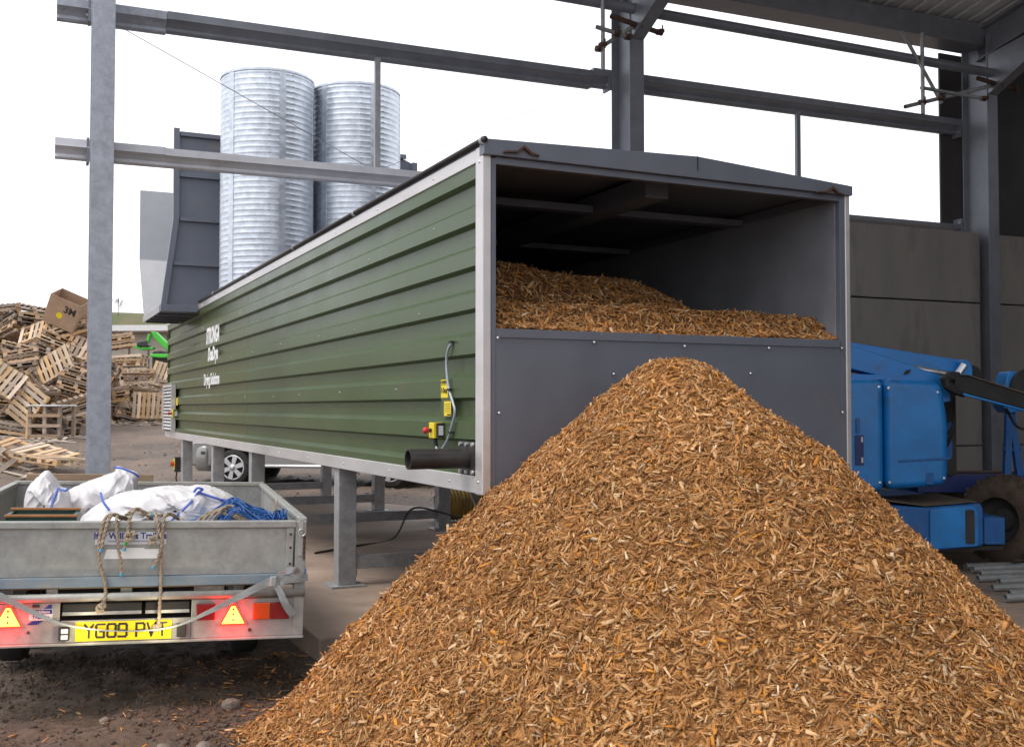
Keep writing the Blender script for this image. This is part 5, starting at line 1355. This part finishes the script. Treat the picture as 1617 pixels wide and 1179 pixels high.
for zz_, k_ in ((0.30, -0.07), (0.34, -0.02), (0.42, 0.01), (0.56, 0.03), (0.70, 0.02), (0.80, 0.0), (0.88, -0.05), (0.90, -0.10)):
    for (x_, y_) in bp_:
        dx_, dy_ = x_ + 0.3, y_ - 0.875
        l_ = math.hypot(dx_, dy_); vs.append((x_ + k_ * dx_ / l_, y_ + k_ * dy_ / l_, zz_))
mb.add(vs, [(r_ * nb + i, r_ * nb + (i + 1) % nb, (r_ + 1) * nb + (i + 1) % nb, (r_ + 1) * nb + i) for r_ in range(7) for i in range(nb)] + [tuple(range(nb)), tuple(range(7 * nb, 8 * nb))])
mb.build('front_bumper', M['silver'], pk, smooth_=True)
MB().lathe([(0.0, 0.0), (0.03, 0.004), (0.055, 0.018), (0.07, 0.012), (0.075, -0.04)], (-0.82, 0.045, 0.60), 20, (-0.62, -0.78, 0)).build('fog_lamp', M['rim'], pk, smooth_=True)
MB().prism(rounded([(-0.93, 0.90), (-0.80, 1.01), (-0.45, 0.99), (-0.50, 0.89)], 0.03), 'y', -0.012, 0.001).build('head_lamp', M['sticker'], pk)
for x_ in (0.02, 3.52):
    MB().box((x_ - 0.46, 0.26, 0.40), (x_ + 0.48, 1.5, 0.9)).build('wheel_arch_liner', M['black'], pk)
    for y_, s_ in ((0.02, -1), (1.73, 1)):
        w_ = MB().lathe([(0.26, -0.10), (0.34, -0.115), (0.385, -0.08), (0.39, 0), (0.385, 0.08), (0.34, 0.115), (0.26, 0.10)], (x_, y_ + 0.12 * -s_, 0.392), 36, (0, 1, 0)).build('wheel', M['tyre'], pk, smooth_=True)
        rm = MB().lathe([(0.0, 0.03), (0.07, 0.03), (0.075, 0.02), (0.19, -0.02), (0.20, -0.02), (0.235, 0.02), (0.265, 0.02), (0.268, -0.1)], (x_, y_ + 0.12 * -s_ + s_ * 0.075, 0.392), 36, (0, s_, 0)).build('rim', M['darkgap'], w_)
        for k in range(6):
            a = k * math.pi / 3 + 0.3
            c = Vector((x_, y_ + 0.12 * -s_ + s_ * 0.10, 0.392))
            d = Vector((math.cos(a), 0, math.sin(a))); e = Vector((-d.z, 0, d.x))
            n_ = Vector((0, s_ * 0.02, 0))
            vs = [c + e * 0.035 + d * 0.03, c - e * 0.035 + d * 0.03, c - e * 0.055 + d * 0.245, c + e * 0.055 + d * 0.245]
            MB().add(vs + [v + n_ for v in vs], [(0, 1, 2, 3), (7, 6, 5, 4), (0, 4, 5, 1), (1, 5, 6, 2), (2, 6, 7, 3), (3, 7, 4, 0)]).build('spoke', M['rim'], w_)
        c = (x_, y_ + 0.12 * -s_ + s_ * 0.105, 0.392)
        MB().lathe([(0.0, 0.035), (0.06, 0.032), (0.075, 0.0)], c, 20, (0, s_, 0)).build('hub_cap', M['rim'], w_, smooth_=True)
        MB().lathe([(0.235, 0.0), (0.262, 0.012), (0.268, -0.02)], c, 36, (0, s_, 0)).build('rim_ring', M['rim'], w_, smooth_=True)
MB().tube([(0.62, -0.06, 0.36), (0.75, -0.09, 0.44), (2.85, -0.09, 0.44), (2.98, -0.06, 0.36)], 0.035, 10).build('side_step', M['rim'], pk, smooth_=True)
MB().box((0.52, 0.05, 0.40), (3.03, 1.7, 0.44)).build('sill', M['black'], pk)

# ------------------------------------------------------------------ pallets
def unit_board(name, l, w, t, m_):
    me = bpy.data.meshes.new(name)
    x, y, z = l / 2, w / 2, t / 2
    me.from_pydata([(-x, -y, -z), (x, -y, -z), (x, y, -z), (-x, y, -z), (-x, -y, z), (x, -y, z), (x, y, z), (-x, y, z)], [], [(0, 3, 2, 1), (4, 5, 6, 7), (0, 1, 5, 4), (1, 2, 6, 5), (2, 3, 7, 6), (3, 0, 4, 7)])
    me.materials.append(m_)
    return me
KINDS = []
for nm, w_ in (('wood', 'wood'), ('pale', 'wood_pale'), ('grey', 'wood_grey')):
    KINDS.append((unit_board('deck_board_' + nm, 1.0, 0.115, 0.022, M[w_]), unit_board('stringer_' + nm, 1.2, 0.10, 0.095, M[w_]), unit_board('bottom_board_' + nm, 1.2, 0.11, 0.022, M[w_]), unit_board('block_' + nm, 0.14, 0.10, 0.09, M[w_])))
def pallet(loc, rot, kind, label, group, missing=()):
    t = thing('wooden_pallet', label, 'pallet', loc, rot, group)
    db, sg, bb, bl = KINDS[kind]
    def ch(name, me, p, r=None):
        o = bpy.data.objects.new(name, me); link(o, t); o.location = p
        if r: o.rotation_euler = r
    n = 7
    for k in range(n):
        if k in missing: continue
        ch('deck_board', db, (-0.54 + 1.08 * k / (n - 1), 0, 0.132), (0, 0, R(90) + random.uniform(-0.015, 0.015)))
    style = random.random()
    for y in (-0.45, 0, 0.45):
        if style < 0.45:
            ch('stringer', sg, (0, y, 0.072))
        else:
            ch('bearer_board', bb, (0, y, 0.110))
            for x in (-0.53, 0, 0.53): ch('block', bl, (x, y, 0.054))
        if style >= 0.45: ch('bottom_board', bb, (0, y, 0.0))
    if style < 0.45:
        for x in (-0.5, 0, 0.5): ch('bottom_board', db, (x, 0, 0.012), (0, 0, R(90)))
    return t

GROUP_L = 'pallets heaped left of the pale post'
GROUP_R = 'pallets heaped right of the pale post'
TONE = ('brown', 'pale', 'grey weathered')
def height_word(f):
    return 'at the foot of' if f < 0.2 else 'low on' if f < 0.4 else 'halfway up' if f < 0.62 else 'high on' if f < 0.82 else 'on the crest of'
g = random.Random(12)
random.seed(12)
def heap_top_left(x):      # height of the left heap's crest above sea of mud
    return float(np.interp(x, [-19.5, -18.4, -17.6, -17.1, -16.6, -16.0, -15.2, -14.2, -13.6], [5.2, 5.25, 5.2, 5.35, 5.5, 5.2, 4.8, 4.0, 3.2]))
npal = 0
def stack_of(x, y, z, n, rx, ry, rz, where, group, kinds):
    global npal
    e = Euler((rx, ry, rz)); up = e.to_matrix() @ Vector((0, 0, 1))
    for k in range(n):
        p = Vector((x, y, z)) + up * (0.148 * k) + Vector((g.uniform(-.06, .06), g.uniform(-.06, .06), 0))
        miss = tuple(i for i in range(7) if g.random() < 0.10)
        kd = g.choice(kinds)
        pose = 'leaning' if abs(rx) > 0.5 else 'tipped on edge' if abs(ry) > 0.5 else 'stacked flat' if n > 1 else 'lying flat'
        place = ('topmost of its stack ' if (k == n - 1 and n > 2) else 'bottom of its stack ' if (k == 0 and n > 2) else '')
        lab = TONE[kd] + ' pallet ' + pose + ' ' + where
        if place and len((lab + place).split()) < 15: lab = TONE[kd] + ' pallet ' + pose + ', ' + place + where
        pallet(p, (rx + g.uniform(-.03, .03), ry + g.uniform(-.03, .03), rz + g.uniform(-.12, .12)), kd, lab, group, miss)
        npal += 1
xx = -19.3
row = 0
z = 0.75
while z < 5.7:
    x = -19.4 + (0.55 if row % 2 else 0)
    while x < -14.0:
        if z < heap_top_left(x) - 0.35:
            y = 35.2 + 0.92 * (z - 0.75) + g.uniform(-0.25, 0.25)
            kind = g.random()
            LABEL_L = height_word((z - 0.75) / 4.6) + (' the tall heap by the picture edge' if x < -17.6 else ' the tall heap' if x < -16.2 else ' the tall heap beside the post')
            if kind < 0.82:
                stack_of(x, y, z, g.randint(3, 6), g.uniform(-0.32, 0.10), g.uniform(-0.38, 0.38), g.uniform(-0.6, 0.6), LABEL_L, GROUP_L, (0, 0, 1, 2, 2))
            elif kind < 0.93:
                stack_of(x, y - 0.15, z + 0.25, g.randint(1, 3), g.uniform(0.6, 1.25), g.uniform(-0.6, 0.6), g.uniform(-0.5, 0.5), LABEL_L, GROUP_L, (0, 1, 1, 2))
            else:
                stack_of(x, y - 0.1, z + 0.3, g.randint(2, 3), g.uniform(-0.3, 0.3), g.uniform(0.7, 1.2) * g.choice((-1, 1)), g.uniform(-0.4, 0.4), LABEL_L, GROUP_L, (0, 1, 2))
        x += 1.12
    z += 0.66
    row += 1
nleft = npal
def heap_top_right(x): return float(np.interp(x, [-17.6, -16.6, -16.0, -15.3, -14.6, -13.4, -12.0], [4.9, 4.7, 4.3, 3.45, 3.35, 3.2, 2.8]))
row = 0; z = 1.2
while z < 4.9:
    x = -17.3 + (0.5 if row % 2 else 0)
    while x < -12.6:
        if z < heap_top_right(x) - 0.3:
            y = 42.4 + 0.75 * (z - 1.2) + g.uniform(-0.2, 0.2)
            kind = g.random()
            LABEL_R = height_word((z - 1.2) / 3.2) + (' the right heap beside the post' if x < -15.2 else ' the right heap beside the container')
            if kind < 0.78:
                stack_of(x, y, z, g.randint(3, 5), g.uniform(-0.25, 0.1), g.uniform(-0.3, 0.3), g.uniform(-0.6, 0.6), LABEL_R, GROUP_R, (0, 1, 1, 2))
            else:
                stack_of(x, y - 0.15, z + 0.25, g.randint(1, 2), g.uniform(0.7, 1.35), g.uniform(-0.5, 0.5), g.uniform(-0.4, 0.4), LABEL_R, GROUP_R, (0, 1, 1))
        x += 1.15
    z += 0.72; row += 1
# two pallets that stand out: one fallen face-on in the middle, one upright at the base on the right
pallet((-16.35, 34.6, 2.55), (1.05, 0.55, 0.25), 1, 'pale wooden pallet tipped face on in the middle of the tall heap', GROUP_L)
pallet((-15.55, 34.8, 1.75), (1.15, -0.95, 0.15), 1, 'pale wooden pallet leaning steeply against the foot of the tall heap', GROUP_L)
pallet((-13.95, 41.6, 1.75), (1.45, 0.02, 0.05), 1, 'pale wooden pallet standing upright at the foot of the right heap', GROUP_R)
# broken pallets nearer the camera at the left
def gz(x, y): return float(ground_z(x, y))
near = [((-11.05, 25.6), (0.16, 0.22, -0.35), 1, 'pale pallet lying flat on the mud nearest the post'), ((-10.5, 25.0), (-0.05, 0.08, -0.5), 1, 'broken pale pallet lying in front beside the post foot'),
        ((-12.1, 26.4), (0.25, 0.3, -0.3), 0, 'tilted pallet at the left of the near scatter'), ((-12.3, 25.2), (0.5, 0.7, 0.2), 0, 'pallet tipped on edge in the near scatter'), ((-13.3, 27.6), (0.1, 0.1, 0.9), 2, 'dark pallet under the near scatter at the left edge')]
for (x, y), r_, k_, lab in near:
    pallet((x, y, gz(x, y) + 0.22 + 0.25 * abs(r_[1])), r_, k_, lab, 'broken pallets scattered near the trailer', (2, 5))
# loose boards standing about
def loose(p, q, w, m_, lab):
    p = Vector(p); q = Vector(q); d = (q - p); L2 = d.length
    o = MB().box((-w / 2, -0.014, 0), (w / 2, 0.014, L2)).build('loose_board', M[m_], None, 0.002)
    o.location = p; o.rotation_euler = d.to_track_quat('Z', 'Y').to_euler()
    tag(o, lab, 'board', 'loose boards by the pallet heaps')
loose((-13.0, 25.6, 0.22), (-12.1, 25.9, 1.75), 0.12, 'plank', 'old board sticking up out of the near pallet scatter')
loose((-15.2, 33.9, gz(-15.2, 33.9)), (-15.35, 34.3, 1.55), 0.10, 'wood_pale', 'short pale board standing at the foot of the tall heap')
loose((-14.3, 40.9, gz(-14.3, 40.9)), (-13.4, 40.7, gz(-13.4, 40.7) + 0.15), 0.14, 'wood_pale', 'pale board lying at the foot of the right heap')
# dark rubbish mound that carries the heaps, with splintered planks on it
def mound(name, x0, x1, y0, topf, zb, label, seed):
    nx, ny = 60, 40
    us = np.linspace(x0, x1, nx); vv = np.linspace(0, 1, ny)
    X, T = np.meshgrid(us, vv)
    tops = np.array([topf(x) for x in us])[None, :] - 1.35
    tops = zb - 0.5 + (tops - zb + 0.5) * (smooth(x0, x0 + 1.5, us) * smooth(x1, x1 - 1.6, us))[None, :]
    prof = np.where(T < 0.55, smooth(0.0, 0.55, T), 1 - 0.95 * smooth(0.6, 1.0, T))
    Y = y0 + T * 11.5
    Z = zb - 0.5 + (tops - zb + 0.5) * prof + 0.18 * fbm(X * 1.2, Y * 1.2, seed, 3)
    v = np.stack([X.ravel(), Y.ravel(), Z.ravel()], 1)
    i = (np.arange(ny - 1)[:, None] * nx + np.arange(nx - 1)[None, :]).ravel()
    f_ = np.stack([i, i + 1, i + nx + 1, i + nx], 1)
    gg = np.random.default_rng(seed)
    mb = MB(); mb.add(v.tolist(), f_.tolist())
    for k in range(300):
        a = gg.integers(0, nx - 1); b = gg.integers(0, int(ny * 0.5))
        p = v[b * nx + a] + np.array([0, -0.12, 0.12])
        M4 = Matrix.Translation(Vector(p)) @ Euler((gg.uniform(-.5, .9), gg.uniform(-.6, .6), gg.uniform(-1.2, 1.2))).to_matrix().to_4x4()
        l = gg.uniform(0.35, 0.75)
        mb.box((-l, -0.05, -0.012), (l, 0.05, 0.012), M4, 1)
    o = mb.build(name, [M['wood_grey'], M['wood']])
    tag(o, label, 'wood waste', kind='stuff')
mound('wood_waste_mound', -20.5, -15.0, 36.2, heap_top_left, 0.7, 'mound of broken boards under the tall pallet heap', 71)
mound('wood_waste_mound', -18.2, -12.0, 42.9, heap_top_right, 1.1, 'mound of broken boards under the right pallet heap', 72)
# scrap of wood at the foot of the heaps
mb = MB(); gg = np.random.default_rng(81)
for k in range(260):
    if k < 150: x, y = gg.uniform(-18.5, -13.5), gg.uniform(32.6, 35.2)
    elif k < 205: x, y = gg.uniform(-16.5, -12.8), gg.uniform(40.2, 42.2)
    else: x, y = gg.uniform(-14.0, -10.6), gg.uniform(24.0, 28.0)
    l = gg.uniform(0.08, 0.5)
    M4 = Matrix.Translation((x, y, gz(x, y) + 0.04)) @ Euler((gg.uniform(-.2, .2), gg.uniform(-.15, .15), gg.uniform(0, 3.1))).to_matrix().to_4x4()
    mb.box((-l, -0.045, -0.012), (l, 0.045, 0.012), M4)
tag(mb.build('wood_scraps', M['wood_pale']), 'splintered wood scraps lying on the mud before the pallet heaps', 'wood scraps', kind='stuff')

# cardboard carton on the heap crest
cb = thing('cardboard_carton', 'large open brown cardboard carton on top of the tall pallet heap', 'carton', (-15.80, 37.9, 4.62), (R(20), R(24), R(6)))
MB().box((-0.55, -0.45, 0), (-0.535, 0.45, 1.05)).box((0.535, -0.45, 0), (0.55, 0.45, 1.05)).box((-0.535, -0.45, 0), (0.535, -0.435, 1.05)).box((-0.535, 0.435, 0), (0.535, 0.45, 1.05)).box((-0.535, -0.435, 0), (0.535, 0.435, 0.015)).build('carton_wall', M['carton'], cb)
text('carton_print', '3M', M['ink'], cb, (0.25, -0.4515, 0.70), (R(90), 0, 0), 0.34, 1.0, bold=0.012, extrude=0.001)
MB().cyl((-0.05, -0.4505, 0.42), (-0.05, -0.453, 0.42), 0.11, n=18).build('carton_dot', M['yellow'], cb)
# wrapped crate frame at the foot of the left heap
wc = thing('crate_frame', 'grey wooden crate frame wrapped in film at the foot of the tall heap', 'crate', (-14.55, 34.2, gz(-14.5, 34.2)), (0, 0, R(-8)))
for x_ in (-0.5, 0.0, 0.5):
    for y_ in (-0.4, 0.4): MB().box((x_ - 0.05, y_ - 0.04, 0), (x_ + 0.05, y_ + 0.04, 1.05)).build('crate_post', M['wood_grey'], wc)
for z_ in (0.08, 0.4, 0.72): MB().box((-0.55, -0.46, z_), (0.55, -0.441, z_ + 0.1)).build('crate_slat', M['wood_grey'], wc)
MB().box((-0.58, -0.48, 1.051), (0.58, 0.48, 1.10)).build('film_top', M['wrap'], wc, 0.02)

# ------------------------------------------------------------------ green telehandler beyond the heap
tz = gz(-19.0, 56)
th_ = thing('telehandler', 'bright green loader with raised boom behind the right pallet heap', 'loader', (-18.9, 56.0, tz), (0, 0, 0))
def tb(name, pts, y0, y1, m_, bv=0.04): return MB().prism(pts, 'y', y0, y1).build(name, m_, th_, bv)
def Z(z): return z - tz
tb('boom', [(0.20, Z(5.62)), (0.46, Z(5.60)), (2.2, Z(3.95)), (2.05, Z(3.72)), (0.36, Z(5.28))], -0.2, 0.2, M['loader'])
tb('boom_head', [(-0.66, Z(4.98)), (-0.70, Z(4.82)), (-0.30, Z(4.66)), (0.30, Z(4.70)), (0.36, Z(4.82)), (-0.28, Z(4.80)), (-0.58, Z(4.92)), (-0.60, Z(5.0))], -0.2, 0.2, M['loader'])
tb('grab', [(-0.5, Z(4.85)), (-0.45, Z(5.08)), (0.0, Z(5.16)), (0.15, Z(4.85))], -0.3, 0.3, M['blackpipe'])
tb('boom_link', [(0.02, Z(5.5)), (0.16, Z(5.5)), (0.02, Z(4.78)), (-0.12, Z(4.78))], -0.12, 0.12, M['loader'], 0.02)
tb('body', [(0.5, Z(3.2)), (0.5, Z(4.55)), (0.9, Z(4.6)), (2.6, Z(4.3)), (4.6, Z(4.2)), (4.6, Z(3.0))], -0.9, 0.9, M['tyre'], 0.1)
tb('chassis', [(0.3, 0.5), (0.3, Z(3.25)), (4.6, Z(3.1)), (4.6, 0.5)], -0.7, 0.7, M['black'])
tb('arm_link', [(0.45, Z(4.42)), (0.42, Z(4.28)), (0.9, Z(4.22)), (2.8, Z(4.22)), (2.8, Z(4.42))], -1.0, -0.92, M['loader'])
for x_ in (0.9, 3.8):
    MB().lathe([(0.35, -0.2), (0.62, -0.2), (0.68, -0.1), (0.68, 0.1), (0.62, 0.2), (0.35, 0.2)], (x_, -0.95, 0.68), 28, (0, 1, 0)).build('wheel', M['tyre'], th_)
    MB().lathe([(0.35, -0.2), (0.62, -0.2), (0.68, -0.1), (0.68, 0.1), (0.62, 0.2), (0.35, 0.2)], (x_, 0.95, 0.68), 28, (0, 1, 0)).build('wheel', M['tyre'], th_)
tb('cab', [(2.3, Z(4.3)), (2.45, Z(5.1)), (3.5, Z(5.1)), (3.6, Z(4.3))], -0.2, 0.85, M['glass'])

# ------------------------------------------------------------------ pale roofed shed far behind
fs_ = thing('far_shed', 'long low far shed with pale roof edge and beige sheet wall', 'shed', (-27.0, 70.0, 2.5), (0, 0, R(-4)))
MB().box((-12, 0, -1.5), (24, 0.25, 4.1)).build('wall', M['beige'], fs_)
for k in range(28):
    MB().box((-11.9 + k * 1.28, -0.05, -1.5), (-11.8 + k * 1.28, -0.001, 3.9)).build('wall_rib', M['dust'], fs_)
MB().prism([(-0.5, 4.12), (-0.5, 4.50), (9.0, 4.9), (9.0, 4.4)], 'x', -12.3, 24.3).build('roof', M['asbestos'], fs_)
MB().box((-12.3, -0.62, 4.0), (24.3, -0.502, 4.12)).build('gutter', M['dust'], fs_)

# ------------------------------------------------------------------ bare trees on the skyline
def bare_tree(x, y, h, label, seed):
    g2 = random.Random(seed)
    z0 = float(bank_z(np.array(x), np.array(y))) - 0.2 if y > 83 else gz(x, y)
    t = thing('bare_tree', label, 'tree', (x, y, z0), group='bare trees on the skyline')
    MB().tube([(0, 0, 0), (0.1, 0, h * 0.25), (0.0, 0.1, h * 0.5)], [h * 0.022, h * 0.016, h * 0.010], 7).build('trunk', M['bark'], t)
    mb = MB()
    def br(p, d, l, r, lev):
        q = p + d * l
        mid = p + d * l * 0.5 + Vector((g2.uniform(-1, 1), g2.uniform(-1, 1), 0)) * l * 0.06
        mb.tube([p, mid, q], [r, r * 0.8, r * 0.6], 5, caps=False)
        if lev == 0: return
        for k in range(4):
            f = g2.uniform(0.35, 1.0)
            nd = (d + Vector((g2.uniform(-1, 1), g2.uniform(-1, 1), g2.uniform(-0.25, 0.8))) * 0.75).normalized()
            br(p + d * l * f, nd, l * g2.uniform(0.5, 0.75), r * 0.55, lev - 1)
    for k in range(7):
        a = g2.uniform(0, 6.28)
        br(Vector((0.05, 0, h * g2.uniform(0.2, 0.5))), Vector((math.cos(a) * 0.6, math.sin(a) * 0.6, g2.uniform(0.6, 1.2))).normalized(), h * 0.24, h * 0.008, 3)
    mb.build('crown', M['bark'], t)
bare_tree(-38.8, 100, 5.2, 'bare leafless tree rising behind the cardboard carton', 1)
bare_tree(-39.5, 108, 2.2, 'small bare bush on the bank right of the pale post', 2)
bare_tree(-35.0, 108, 2.0, 'low bare bush on the bank beside the container hopper', 3)
bare_tree(-53.0, 104, 4.0, 'bare tree on the bank at the left edge of the picture', 4)

texts_to_meshes()
